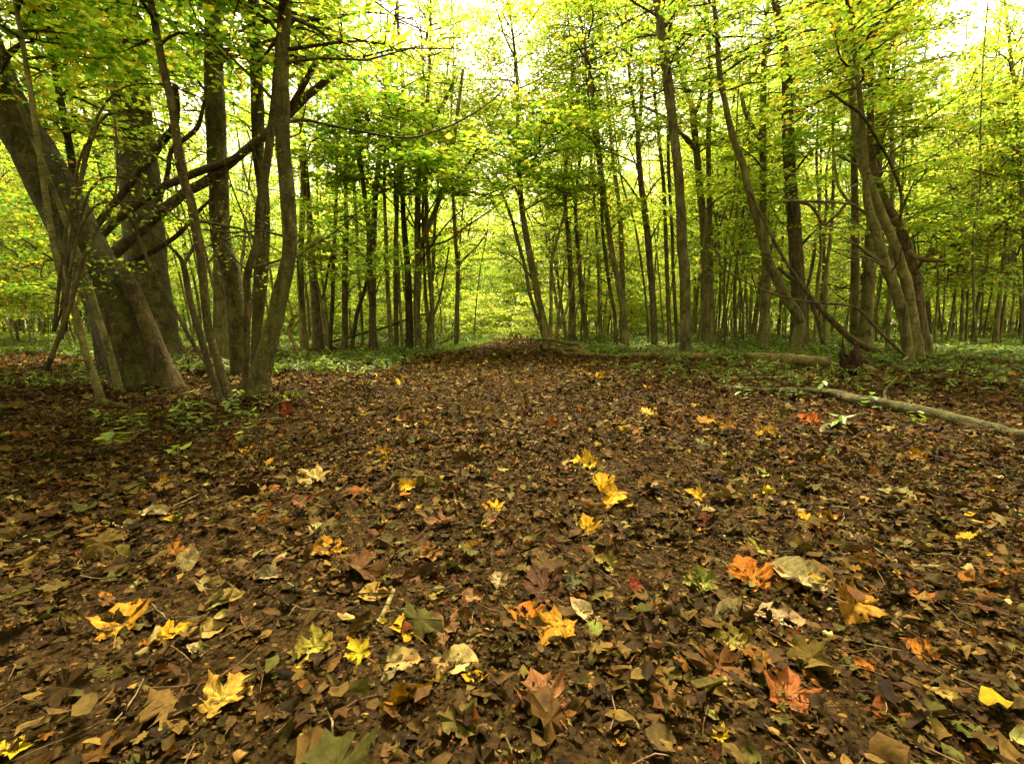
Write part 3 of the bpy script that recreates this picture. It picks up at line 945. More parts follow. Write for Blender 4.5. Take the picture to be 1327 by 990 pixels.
for a in [
    (165, 808, 76, 'maple', AMB, 'big orange-yellow lobed leaf at the bottom left corner', 0.4, .12, .7),
    (228, 828, 50, 'maple', Y_, 'bright yellow lobed leaf half under a brown oval one, bottom left', -.9, .1, .6),
    (266, 824, 56, 'oval', (0.24, 0.18, 0.05), 'tan-olive oval leaf with raised veins beside the yellow one, bottom left', -1.2, .1, .5),
    (254, 848, 32, 'oval', PALE, 'pale rolled leaf under the tan oval leaf, bottom left', 1.3, .1, 3.8),
    (292, 784, 50, 'oval', OLV, 'long olive leaf pointing right, left of the lower middle', -1.3, .15, .9),
    (265, 762, 32, 'maple', (0.21, 0.18, 0.07), 'crumpled greenish grey leaf left of the lower middle', .5, .2, 2.4),
    (350, 752, 42, 'oval', (0.20, 0.16, 0.09), 'grey-brown rolled leaf with a dark shadow under it', -1.4, .2, 3.2),
    (245, 736, 40, 'oval', (0.22, 0.18, 0.07), 'folded dull green leaf among brown ones at the lower left', .3, .6, 1.8),
    (150, 738, 44, 'oval', AMB, 'yellow and brown leaf at the left edge', 1.2, .15, 1.0),
    (207, 628, 26, 'maple', Y_, 'small curled yellow leaf at the upper left of the litter', 1.0, .3, 2.0),
    (324, 588, 24, 'maple', Y_, 'yellow leaf below the forked stems, left of the path', .2, .3, 1.8),
    (351, 602, 18, 'maple', Y_, 'tiny yellow leaf just right of the yellow leaf below the forked stems', .2, .3, 1.2),
    (402, 628, 50, 'maple', (0.40, 0.32, 0.11), 'wide pale tan leaf lying flat left of the path centre', 2.6, .2, .5),
    (202, 670, 44, 'oval', PALE, 'long pale rolled leaf, left side', -1.25, .1, 4.0),
    (163, 688, 38, 'oval', PALE, 'pale grey rolled leaf at the left edge, below the longer pale one', 1.4, .1, 3.8),
    (373, 541, 22, 'oval', RED, 'dark red leaf standing on edge right of the curved trunk', .4, 1.0, .8),
    (392, 655, 34, 'oval', (0.20, 0.07, 0.035), 'red-brown flat leaf left of the path middle', 1.0, .2, .6),
    (417, 718, 48, 'maple', AMB, 'ochre five-pointed leaf left of the middle', 1.9, .1, .9),
    (412, 690, 30, 'maple', (0.26, 0.25, 0.09), 'grey-green crumpled leaf above the ochre five-pointed one', .4, .2, 1.8),
    (497, 590, 26, 'maple', Y_, 'narrow folded yellow leaf on the path, upper left of centre', -.9, .3, 3.0),
    (494, 610, 20, 'maple', AMB, 'yellow leaf just below the narrow folded one', .4, .2, 1.5),
    (527, 638, 34, 'oval', Y_, 'half yellow, half olive leaf left of the path centre', -1.1, .3, 1.4),
    (560, 636, 34, 'maple', (0.17, 0.15, 0.05), 'dark olive upturned leaf at the middle of the path', .8, .7, 1.8),
    (640, 662, 32, 'maple', Y_, 'clean bright yellow lobed leaf in the middle of the path', .1, .25, .7),
    (633, 676, 32, 'oval', (0.17, 0.085, 0.04), 'brown oval leaf lying under the clean bright yellow one', -.8, .2, .6),
    (613, 712, 26, 'oval', AMB, 'small ochre leaf with a folded edge, middle', -1.3, .3, 1.8),
    (645, 757, 30, 'maple', PALE, 'pale cream rounded leaf in the lower middle', .3, .25, .8),
    (614, 778, 38, 'oval', (0.21, 0.12, 0.05), 'flat pinkish brown oval leaf left of the cream one', -.9, .15, .5),
    (567, 770, 22, 'oval', (0.26, 0.24, 0.06), 'small olive leaf above the brown fan-shaped one', -1.0, .2, .9),
    (535, 752, 40, 'maple', (0.10, 0.05, 0.025), 'dark wrinkled brown leaf at the lower middle left', 2.1, .4, 1.6),
    (485, 775, 44, 'oval', (0.33, 0.22, 0.05), 'dull gold oval leaf lying flat, lower left of middle', -1.4, .15, .7),
    (527, 818, 52, 'maple', Y_, 'lemon yellow lobed leaf at the bottom, left of the brown fan-shaped one', .6, .15, 1.0),
    (572, 830, 58, 'maple', (0.20, 0.11, 0.05), 'large brown fan-shaped leaf with dark veins, bottom middle', 3.0, .2, .7),
    (462, 852, 40, 'maple', (0.45, 0.38, 0.02), 'yellow-green leaf tip at the bottom edge, left of middle', .8, .4, 1.0),
    (400, 848, 60, 'maple', (0.24, 0.22, 0.03), 'mottled green and yellow leaf at the bottom edge', 1.8, .15, .8),
    (520, 862, 60, 'oval', (0.26, 0.21, 0.07), 'long olive tan leaf under the lemon yellow one at the bottom', -1.4, .1, .8),
    (590, 866, 66, 'oval', (0.30, 0.24, 0.09), 'wide tan leaf lying flat at the bottom middle', 1.5, .1, .5),
    (683, 802, 52, 'maple', O_, 'orange and yellow lobed leaf at the bottom centre', .2, .15, .8),
    (716, 828, 66, 'maple', AMB, 'large dull yellow leaf with pointed lobes at the bottom centre', 2.5, .12, .6),
    (752, 800, 40, 'oval', PALE, 'pale ribbed leaf curled over the large dull yellow one', .7, .4, 1.8),
    (770, 822, 30, 'oval', GRN, 'small green oval leaf right of the large dull yellow one', 3.0, .15, .5),
    (740, 764, 34, 'maple', (0.09, 0.10, 0.045), 'dark grey-green leaf right of the dark wrinkled cluster', 2.7, .3, 1.0),
    (700, 765, 66, 'maple', (0.075, 0.038, 0.02), 'big blackish brown lobed leaf, lower middle', .4, .2, .9),
    (699, 728, 22, 'maple', AMB, 'small ochre leaf above the blackish brown one', 1.3, .2, .8),
    (760, 690, 36, 'maple', Y_, 'shining yellow upturned leaf right of centre', .3, .6, .9),
    (793, 655, 42, 'maple', (0.62, 0.37, 0.03), 'golden leaf with a twisted tip, right of centre', 2.5, .3, 1.5),
    (780, 634, 38, 'maple', Y_, 'yellow leaf bent like a hood directly above the golden twisted one', .1, .4, 1.8),
    (754, 606, 40, 'maple', (0.58, 0.42, 0.03), 'yellow leaf with wavy edge on the path, right of centre', 1.5, .3, 1.6),
    (898, 646, 27, 'maple', Y_, 'yellow lobed leaf standing out right of the path', .9, .3, .8),
    (840, 632, 34, 'oval', TAN, 'folded tan leaf between two yellow ones, right of centre', -1.0, .3, 1.8),
    (782, 738, 38, 'maple', OLV, 'olive and brown leaf with a torn edge, lower right of middle', 1.2, .5, .9),
    (766, 718, 18, 'oval', GRN, 'small green leaf above the olive torn one', 3.0, .3, .4),
    (903, 762, 48, 'maple', GRN, 'dull green lobed leaf at the lower right', 1.3, .3, .8),
    (856, 790, 32, 'oval', TAN, 'round light brown leaf left of the dull green one', -1.2, .15, .7),
    (822, 770, 30, 'oval', RED, 'reddish curled leaf at the lower right of middle', .3, .5, 2.2),
    (968, 752, 66, 'maple', (0.40, 0.15, 0.02), 'large rust orange lobed leaf at the lower right', .1, .3, .7),
    (1040, 762, 84, 'oval', (0.30, 0.26, 0.12), 'large grey-green leaf rolled lengthwise, lower right', -2.1, .15, 2.4),
    (952, 806, 78, 'oval', PALE, 'large pale ribbed leaf curled like a shell, bottom right', -1.1, .35, 2.2),
    (1010, 806, 62, 'oval', (0.36, 0.28, 0.15), 'long speckled tan leaf beside the pale shell-like one', -2.0, .15, 1.6),
    (1104, 800, 68, 'maple', (0.36, 0.20, 0.03), 'brown and ochre leaf arched over another, lower right', 2.4, .5, 1.8),
    (940, 834, 50, 'maple', OLV, 'greenish leaf at the bottom edge, right', 1.0, .2, .7),
    (1048, 682, 42, 'maple', Y_, 'biggest bright yellow leaf on the right side', .6, .15, .5),
    (1073, 676, 22, 'maple', AMB, 'small curled gold leaf touching the biggest bright yellow one', 2.1, .4, 2.0),
    (1066, 696, 22, 'oval', (0.26, 0.12, 0.05), 'narrow brown rolled leaf under the biggest yellow one', 3.6, .2, 3.0),
    (978, 718, 36, 'maple', (0.26, 0.27, 0.04), 'light green torn leaf with a dark twig across, right', 2.0, .2, .7),
    (1160, 648, 46, 'maple', (0.23, 0.25, 0.09), 'pale green pointed leaf lying flat at the right edge', .9, .1, .4),
    (984, 617, 26, 'maple', (0.27, 0.31, 0.06), 'light green leaf right of the path', 1.8, .15, .5),
    (940, 594, 16, 'maple', (0.33, 0.38, 0.07), 'small lime green leaf right of the path', .4, .3, .6),
    (908, 578, 24, 'maple', (0.16, 0.22, 0.06), 'blue-green star-like leaf on the path, upper right', .2, .2, .6),
    (1058, 600, 22, 'maple', AMB, 'yellow ochre leaf on the right, below the grey ribbed one', .3, .2, .8),
    (1132, 618, 18, 'oval', O_, 'orange brown folded leaf standing up at the right', .3, 1.0, 1.0),
    (1074, 562, 26, 'oval', PALE, 'grey ribbed leaf lying below the lower fallen branch', -1.2, .2, 1.0),
    (1148, 562, 22, 'maple', PALE, 'cream cupped leaf below the lower fallen branch, right', .4, .4, 1.8),
    (1102, 562, 26, 'oval', Y_, 'thin yellow leaf between the grey and the cream leaves', -1.5, .1, 2.6),
    (1044, 550, 30, 'maple', (0.42, 0.12, 0.02), 'fiery orange-red leaf under the lower fallen branch', .4, .4, 1.2),
    (912, 551, 30, 'maple', AMB, 'orange-yellow leaf on the upper right of the path', .2, .3, 1.5),
    (940, 556, 26, 'maple', AMB, 'amber leaf just right of the orange-yellow one', 1.2, .3, 1.5),
    (838, 540, 28, 'maple', (0.55, 0.42, 0.07), 'pale yellow leaf on the upper part of the path', .3, .3, 1.2),
    (776, 491, 15, 'maple', Y_, 'tiny bright leaf far up the path', .3, .6, 1.2),
    (716, 556, 20, 'oval', (0.30, 0.09, 0.02), 'upright rust red leaf in the middle distance', .2, 1.0, .8),
    (545, 665, 24, 'maple', (0.33, 0.25, 0.03), 'dull yellow leaf left of the clean bright one', .8, .3, 1.0),
    (1185, 850, 44, 'maple', O_, 'orange leaf at the bottom right corner', .5, .3, 1.0),
    (1183, 598, 34, 'maple', AMB, 'gold leaf at the right edge below the seedlings', 1.3, .3, 1.6),
    (1120, 735, 36, 'maple', (0.36, 0.17, 0.03), 'ginger leaf with a lifted lobe at the right', 1.0, .6, 1.2),
    (700, 905, 80, 'maple', (0.20, 0.10, 0.04), 'large brown lobed leaf at the very bottom in the middle', .3, .1, .8),
    (300, 905, 78, 'maple', (0.34, 0.24, 0.04), 'dull gold lobed leaf at the very bottom left', -.5, .1, .8),
    (1020, 900, 76, 'maple', (0.26, 0.10, 0.03), 'rust brown lobed leaf at the very bottom right', -.5, .1, .8),
]:
    single(*a)


# ------------------------------------------------------------------ twigs, branches and logs lying on the floor
def lying(name, label, cat, pts, mat=LOGM, seg=10, rough=0.1, group=None, lift=0.95, side=(), sub=6, minr=0.0):
    W = []; R = []
    for x, y, w in pts:
        p = Gp(x, y + w * 0.5)
        r = max(minr, 0.5 * w / FPX * p[1]); p = p + [0, 0, r * lift]
        W.append(p); R.append(r)
    W = np.array(W); base = W.mean(0); base[2] = float(gh(base[0], base[1]))
    root = empty(name, base, label, cat, group)
    V, F = tube(W - base, R, seg, sub, rough)
    link('wood', mesh_np('wood', V, F, mat), root)
    m = Mesh()
    for i, d, L_, r in side:
        p = W[i] - base; d = np.array(d, float); d /= np.linalg.norm(d)
        q = [p, p + d * L_ * .5 + RNG.normal(0, .03, 3), p + d * L_ + RNG.normal(0, .05, 3)]
        m.add(*tube(q, [r, r * .8, r * .4], 7, 4, 0.08))
    if m.n: link('side_branch', m.build('side_branch', mat), root)
    return root


lying('fallen_log', 'thick pale brown fallen log lying beside the path, in front of the green plants', 'log',
      [(798, 462, 5), (826, 461, 8), (862, 461, 10), (905, 463, 10), (950, 462.5, 11), (1000, 465, 14), (1040, 469, 17), (1074, 471, 16)], seg=16, rough=0.09, lift=1.1, side=[(2, (.3, .2, .6), .35, .02), (4, (.8, -.5, .3), .3, .025)])
lying('fallen_branch', 'long moss-tinted branch lying across the right side, below the thick log', 'branch',
      [(915, 497, 4), (955, 504, 8), (1000, 507, 10), (1042, 507, 11), (1085, 512, 14), (1105, 518, 15), (1150, 525, 14), (1198, 535, 15), (1262, 549, 15), (1330, 566, 14)], seg=16, rough=0.16, mat=BARK_L, side=[(3, (.2, -.5, .5), .3, .012), (6, (.5, .3, .6), .35, .014)])
lying('fallen_branch', 'thin straight pole lying between the thick log and the long branch', 'branch', [(905, 491, 3), (960, 490, 3.6), (1010, 489, 4), (1060, 486, 4.4)], seg=8)
lying('fallen_branch', 'short grey stick lying at the foot of the right-hand curved tree', 'branch', [(1126, 467, 4), (1150, 465, 4), (1176, 463, 5), (1230, 458, 5)], seg=8)
lying('fallen_stick', 'straight thin stick lying below the thick leaning trunk', 'stick', [(118, 508, 2.5), (170, 509, 3), (226, 508, 2.5)], seg=6, mat=LOGM)
lying('fallen_stick', 'crooked stick running from the leaning trunk to the curved stems', 'stick', [(222, 514, 4), (250, 508, 4.5), (275, 502, 4.5), (311, 497, 5)], seg=8)
lying('fallen_stick', 'stick ending by the dark red leaf, left of the path', 'stick', [(322, 547, 4), (342, 544, 4), (362, 541, 3.5)], seg=8)
for i, (pts, lab) in enumerate([
    ([(1090, 705, 3), (1100, 690, 4), (1112, 712, 4.5), (1140, 722, 5), (1172, 742, 5)], 'bent brown twig running down to the right edge'),
    ([(1078, 740, 5), (1100, 760, 5), (1130, 775, 4), (1160, 810, 4)], 'grey twig bending past the arched brown leaf, lower right'),
    ([(742, 652, 4), (745, 668, 4), (748, 682, 3)], 'short upright-looking twig left of the golden twisted leaf'),
    ([(920, 732, 3), (960, 726, 2.5), (1010, 716, 3), (1062, 718, 2.5)], 'long thin greenish twig across the torn light green leaf'),
    ([(176, 852, 10), (195, 838, 10), (206, 812, 8)], 'orange-brown curled bark strip at the bottom left'),
    ([(220, 704, 3), (236, 692, 3.5), (242, 686, 3)], 'small straight twig in the left litter'),
    ([(1145, 738, 6), (1175, 735, 7), (1215, 736, 8)], 'pale smooth stick end at the right edge'),
    ([(440, 835, 2), (470, 815, 3), (495, 800, 2.5)], 'thin orange leaf stalk pointing at the lemon yellow leaf'),
    ([(488, 812, 6), (500, 790, 7), (510, 765, 6)], 'grey-brown stick left of the lemon yellow leaf'),
    ([(1130, 690, 3), (1118, 672, 4), (1112, 655, 3)], 'twig right of the biggest bright yellow leaf'),
    ([(640, 845, 2.5), (700, 856, 3), (760, 850, 2.5)], 'thin stalk crossing the bare earth at the bottom centre'),
    ([(855, 700, 3), (890, 712, 3.5), (935, 714, 2.5)], 'thin dark twig above the dull green leaf'),
]):
    lying('fallen_twig', lab, 'twig', pts, seg=7, rough=0.12, mat=[LOGM, BARK_D][i % 2], lift=1.4)

# pale branch lying at the far end of the log, partly raised off the floor
def raised(name, label, cat, pieces, mat=LOGM, seg=9, rough=0.12, group=None):
    allw = []
    for Y, dY, pts in pieces:
        allw.append(world_path(pts, Y, dY))
    base = allw[0][0][-1].copy(); base[2] = float(gh(base[0], base[1]))
    root = empty(name, base, label, cat, group)
    for k, (w, r) in enumerate(allw):
        w[:, 2] = np.maximum(w[:, 2], gh(w[:, 0], w[:, 1]) + r * 0.5)
        V, F = tube(w - base, r, seg, 5, rough)
        link('wood' if k == 0 else 'side_branch', mesh_np('wood', V, F, mat), root)
    return root


raised('fallen_branch', 'pale forked dead branch with kinks lying at the path edge, left of the log', 'branch', [
    (14.5, -2.5, [(694, 441, 3), (712, 440, 4), (735, 445, 4.5), (751, 446, 5), (757, 455, 6), (770, 461, 7), (795, 465, 7)]),
    (13.0, -0.8, [(713, 452, 4), (727, 453, 5), (733, 459, 5), (748, 458, 5), (765, 461, 6)]),
    (12.9, -0.5, [(727, 453, 3), (740, 452, 4), (755, 456, 5)])])
raised('leaning_pole', 'thick bare pole slanting down from the upper left to the rotten stump', 'branch', [
    (10.4, -0.6, [(968, 243, 3), (990, 285, 3.5), (1007, 320, 4), (1036, 366, 5), (1065, 402, 7), (1085, 422, 7.5), (1106, 441, 8), (1140, 458, 8)])], mat=BARK_D)
raised('leaning_pole', 'thin dark pole dropping steeply beside the dark straight trunk', 'branch', [
    (10.8, 0, [(1008, 347, 4), (1030, 364, 4.5), (1045, 376, 5), (1053, 398, 5), (1061, 420, 5), (1066, 446, 5)]),
    (10.8, 0, [(1045, 376, 3), (1052, 350, 3), (1057, 322, 2)])], mat=BARK_D)
raised('leaning_pole', 'long thin drooping branch hanging low across the right-hand trunks', 'branch', [
    (8.6, -0.4, [(918, 318, 2), (932, 330, 2.5), (934, 345, 2.5), (960, 362, 2.2), (993, 378, 2.2), (1029, 388, 2.4), (1065, 393, 2.6), (1107, 398, 3.2), (1125, 414, 3.4), (1150, 440, 3.6), (1172, 460, 4)])], mat=BARK_D)
raised('leaning_pole', 'dark thin pole leaning low between the dense left-hand stems', 'branch', [
    (15.5, 0.5, [(425, 444, 3), (450, 438, 3), (473, 431, 3), (500, 424, 3), (524, 415, 2.5), (560, 404, 2)])], mat=BARK_D)
raised('dead_snag', 'pale twisted dead stem standing right of the curved trunk', 'dead stem', [
    (9.6, 0, [(383, 468, 5), (383, 450, 5), (374, 428, 4.5), (379, 417, 4), (377, 400, 3), (372, 384, 2)]),
    (9.6, 0, [(376, 432, 2.5), (384, 420, 2), (393, 408, 1.5)])], mat=LOGM)
raised('leaning_pole', 'pair of pale dead poles leaning right beside the slanting twin trunks', 'branch', [
    (14.5, 0.6, [(720, 437, 3.5), (731, 410, 3.5), (738, 388, 3), (743, 364, 2.5), (754, 330, 2)]),
    (14.2, 0.6, [(737, 436, 3), (745, 412, 2.5), (752, 385, 2), (758, 370, 1.5)])], mat=LOGM)


def stump():
    p = Gp(1110, 482)
    root = empty('rotten_stump', p, 'dark rotten broken stump with a jagged top right of the thick log', 'stump')
    rng = np.random.default_rng(3)
    n = 22; rows = 9; V = []
    top = 0.31 + 0.10 * rng.standard_normal(n)
    for k in range(rows):
        t = k / (rows - 1)
        for i in range(n):
            a = 2 * PI * i / n
            r = (0.11 + 0.10 * (1 - t) ** 2 + 0.022 * math.sin(5 * a + 4 * t)) * (1 + 0.16 * rng.standard_normal())
            V.append([r * math.cos(a) - 0.16 * t, r * math.sin(a) * .8, -0.04 + (top[i] + .04) * t])
    for k in range(4):
        t = 1 - k / 4
        for i in range(n):
            a = 2 * PI * i / n
            V.append([0.085 * t * math.cos(a) - 0.16, 0.075 * t * math.sin(a), max(0.05, top[i] - 0.10 * (k + 1)) + 0.02 * rng.standard_normal()])
    V = np.array(V); rr = rows + 4
    i = np.arange(rr - 1)[:, None] * n + np.arange(n)[None]; j = np.arange(rr - 1)[:, None] * n + (np.arange(n)[None] + 1) % n
    link('stump_body', mesh_np('stump_body', V, np.stack([i, j, j + n, i + n], -1).reshape(-1, 4), ROTM, smooth=False), root)
    for k, (d, L_) in enumerate([((1, -.1, 0), .42), ((.7, -.7, 0), .35), ((-.8, -.5, 0), .28), ((.9, .5, 0), .4)]):
        d = np.array(d, float)
        q = [d * .05 + [0, 0, .1], d * L_ * .5 + [0, 0, .05], d * L_ + [0, 0, -.03]]
        link('root', mesh_np('root', *tube(q, [.05, .04, .015], 8, 4, .15), BARK_R), root)


stump()

# ------------------------------------------------------------------ traced trees
NC, OC, FC, LC, LF = NEARC, OVALC, FARC, LOWC, LOWF
t1 = tree('beech_tree', 'very thick leaning trunk with rough bark ridge, first on the left', 5.7,
     [(184, 508, 58), (176, 480, 56), (158, 430, 54), (138, 380, 53), (112, 328, 52), (82, 270, 50), (46, 200, 46), (0, 120, 42)], 9.5, NC[0], seg=24, flare=0.1, rough=0.035, crown_z=4.5, nsn=0,
     limbmat=BARK_R, limbs=[((-0.12, 0.1), [(229, 509, 26), (214, 478, 22), (199, 440, 19), (186, 408, 17), (172, 372, 14), (160, 345, 9)])], mat=BARK_L)
tree('beech_tree', 'tall thick upright trunk right behind the leaning one at the left', 9.6,
     [(206, 470, 58), (201, 440, 47), (196, 400, 45), (191, 360, 44), (188, 320, 44), (184, 260, 43), (177, 200, 41), (169, 127, 38), (162, 50, 36)], 13, NC[2], seg=22, mat=BARK_L, flare=0.2, rough=0.03, crown_z=5.0)
tree('beech_tree', 'grey-green trunk leaning against the thick upright one at the left', 10.3,
     [(220, 463, 32), (213, 430, 22), (208, 400, 20), (202, 360, 19), (196, 320, 18), (186, 250, 17), (176, 180, 16), (170, 110, 15)], 12, FC[0], seg=16, mat=BARK_L, crown_z=6)
tree('thin_tree', 'thin stem standing close in front of the leaning trunk at the left edge', 5.2, [(157, 511, 10), (147, 475, 9), (137, 440, 8), (127, 410, 8), (112, 360, 7), (90, 300, 6)], 4.5, LC[0], crown_z=2.4, nsn=3, scale=.7)
tree('thin_tree', 'slim stem bending in at the left border beside the thin one', 4.4, [(134, 530, 9), (126, 500, 9), (112, 460, 8), (96, 400, 8), (70, 320, 7)], 4.5, LC[1], crown_z=2.4, nsn=2, scale=.6)
tree('leaning_tree', 'dark tree with crossing boughs sweeping up to the right behind the thick trunks', 7.2,
     [(150, 492, 30), (138, 440, 26), (128, 390, 22), (122, 350, 20), (116, 320, 16), (100, 260, 12), (90, 190, 8)], 6, LC[2], mat=BARK_D, flare=.2, crown_z=3, nsn=3, scale=.8,
     limbs=[((-.2, -1.2), [(120, 318, 10), (150, 286, 10), (205, 246, 9), (230, 235, 9), (260, 222, 9), (282, 214, 8), (305, 205, 8), (330, 188, 8), (353, 169, 8), (370, 150, 7), (384, 127, 7), (410, 80, 6)]),
            ((-.1, -1.0), [(124, 345, 14), (150, 326, 13), (180, 300, 12), (205, 278, 12), (239, 251, 11), (268, 235, 11), (300, 211, 10), (332, 184, 10), (364, 158, 10), (398, 125, 9), (440, 90, 7)]),
            ((.2, -.5), [(118, 310, 8), (128, 288, 8), (154, 257, 8), (194, 206, 9), (210, 184, 9), (224, 168, 8), (229, 145, 7), (227, 110, 6)]),
            ((0, -.5), [(185, 300, 4), (200, 270, 5), (216, 232, 5), (222, 196, 5), (240, 180, 5), (256, 165, 5), (263, 140, 4), (268, 110, 3.5)]),
            ((0, 0), [(130, 380, 8), (165, 345, 8), (205, 322, 6), (235, 300, 5), (265, 266, 4), (300, 240, 3)])])
tree('forked_tree', 'twin dark slim stems crossing at the foot, left of the curved trunks', 4.7,
     [(299, 527, 12), (288, 490, 11), (278, 455, 10), (270, 425, 10), (265, 380, 10), (262, 345, 10), (257, 315, 11), (252, 285, 11), (247, 258, 10), (239, 237, 10), (232, 205, 10), (228, 173, 9), (221, 127, 9), (208, 70, 8)], 5.2, LC[0], seg=14, crown_z=2.9, mat=BARK_D, scale=.6, flare=.25, nsn=2,
     limbs=[((-.1, -.1), [(288, 528, 10), (279, 500, 9.5), (268, 465, 8.5), (260, 435, 8), (252, 410, 7.5), (245, 385, 7), (238, 345, 6), (230, 330, 4), (215, 316, 3), (190, 298, 2)]),
            ((-.15, -.2), [(264, 466, 4), (247, 440, 4.2), (234, 415, 4.2), (217, 388, 4), (203, 360, 4), (187, 327, 3.6), (177, 300, 3), (160, 270, 2.5), (140, 245, 2)]),
            ((0, .2), [(238, 345, 4), (243, 335, 4), (252, 318, 4)]),
            ((0, .3), [(262, 345, 3), (275, 335, 3), (290, 310, 2.5), (300, 280, 2)])])
tree('curved_tree', 'stout olive trunk bending left at mid height, behind the twin slim stems', 7.0,
     [(309, 492, 16), (308, 455, 18), (307, 417, 20), (304, 385, 21), (299, 352, 22), (289, 322, 22), (285, 290, 22), (284, 250, 22), (281, 200, 22), (279, 141, 22), (277, 80, 20)], 11, NC[1], mat=BARK_L, seg=18, crown_z=4.2, flare=.2)
tree('slim_tree', 'wavy finger-thin dark stem in front of two straight trunks at the left', 5.4,
     [(316, 511, 9), (319, 480, 8), (320, 440, 8), (321, 393, 8.5), (320, 360, 9), (327, 335, 9), (334, 310, 9), (336, 270, 9), (344, 226, 9), (350, 180, 9), (356, 127, 8), (360, 80, 8)], 6.5, LC[1], seg=12, crown_z=3.6, mat=BARK_D, scale=.7, flare=.15)
tree('upright_tree', 'straight lichen-spotted trunk just left of the curved grey-brown one', 6.6,
     [(331, 494, 12), (332, 455, 12), (334, 417, 13), (338, 368, 15), (341, 320, 15), (342, 290, 14), (341, 250, 13), (335, 200, 13), (334, 160, 14), (333, 110, 14)], 10, NC[3], mat=BARK_L, seg=16, crown_z=4.2)
tree('curved_tree', 'curved grey-brown trunk nearest the path on the left side', 4.85,
     [(330, 524, 27), (336, 497, 25), (341, 470, 24), (350, 440, 21), (357, 415, 20), (362, 388, 20), (370, 355, 18), (375, 325, 17), (375, 290, 17), (372, 247, 17), (368, 210, 16), (366, 175, 16), (367, 130, 15), (366, 80, 14)], 8.5, OC[0], mat=BARK_L, limbmat=BARK_D, seg=20, crown_z=3.9, flare=.25, rough=.06, scale=.85,
     limbs=[((0, 1.2), [(366, 160, 4), (395, 156, 3.4), (424, 162, 3), (469, 171, 2.8), (509, 178, 2.6), (536, 178, 2.5), (558, 172, 2.2), (591, 160, 2), (625, 140, 1.6), (650, 120, 1.2)])])
tree('upright_tree', 'pale green trunk seen behind the twin slim stems at the left', 10.5, [(286, 464, 17), (286, 420, 16), (286, 370, 15), (284, 320, 14), (280, 250, 13), (276, 180, 12)], 12, FC[1], seg=14, crown_z=5)

LEAFY = {
    'forked main trunk ': [(505, 232, -1.2, 1.25), (560, 240, -1.5, 1.2), (600, 232, -1.8, 1.3), (470, 238, -1, 1.1), (525, 205, -1, 1.0), (620, 262, -1.6, 1.0), (575, 190, -.6, 1.1)],
    'slim brown trunk l': [(455, 320, -.8, .9), (500, 350, -1, .8), (440, 280, -.8, 1.0), (480, 170, 0, 1.1), (510, 160, 0, 1.1)],
    'upright trunk half': [(430, 330, -1.5, .9), (455, 355, -1.4, .8), (425, 230, -1, 1.1), (410, 170, -1, 1.1), (455, 190, -.5, 1.0)],
    'grey trunk just ri': [(410, 290, -1, .9), (385, 340, -1, .9), (400, 200, -1, 1.1)],
    'tallest straight t': [(540, 155, 0, 1.1), (500, 130, 0, 1.1)],
    'right-slanting pai': [(700, 205, -1, 1.2), (665, 240, -1, 1.1), (720, 180, -1, 1.2), (650, 190, 0, 1.1), (690, 150, 0, 1.2), (650, 330, 1.5, .9), (730, 250, -.5, 1.0)],
    'smooth trunk leani': [(745, 165, -.5, 1.1), (800, 155, 0, 1.1), (770, 240, -.5, .9), (815, 280, -.5, .8)],
    'trunk with a high ': [(850, 170, -.5, 1.0), (812, 190, 0, 1.0), (860, 280, 0, .8)],
    'tall trunk with a ': [(935, 180, 0, 1.1), (905, 250, -.5, .9), (950, 250, 0, .9)],
    'stout trunk standi': [(965, 200, 0, 1.0), (1000, 250, -.3, .9), (975, 300, 0, .8)],
    'dark thick upright': [(1050, 200, -.4, 1.0), (1015, 250, -.8, .8), (1060, 300, 0, .8), (1045, 150, 0, 1.1)],
    'broad trunk just b': [(1160, 200, -.4, 1.0), (1165, 150, -.3, 1.1), (1090, 180, 0, 1.0)],
    'rough brown trunk ': [(1185, 240, -.4, .8), (1190, 170, -.3, 1.0), (1210, 290, 0, .8)],
}
G2 = 'slim trees crowding left of the path'
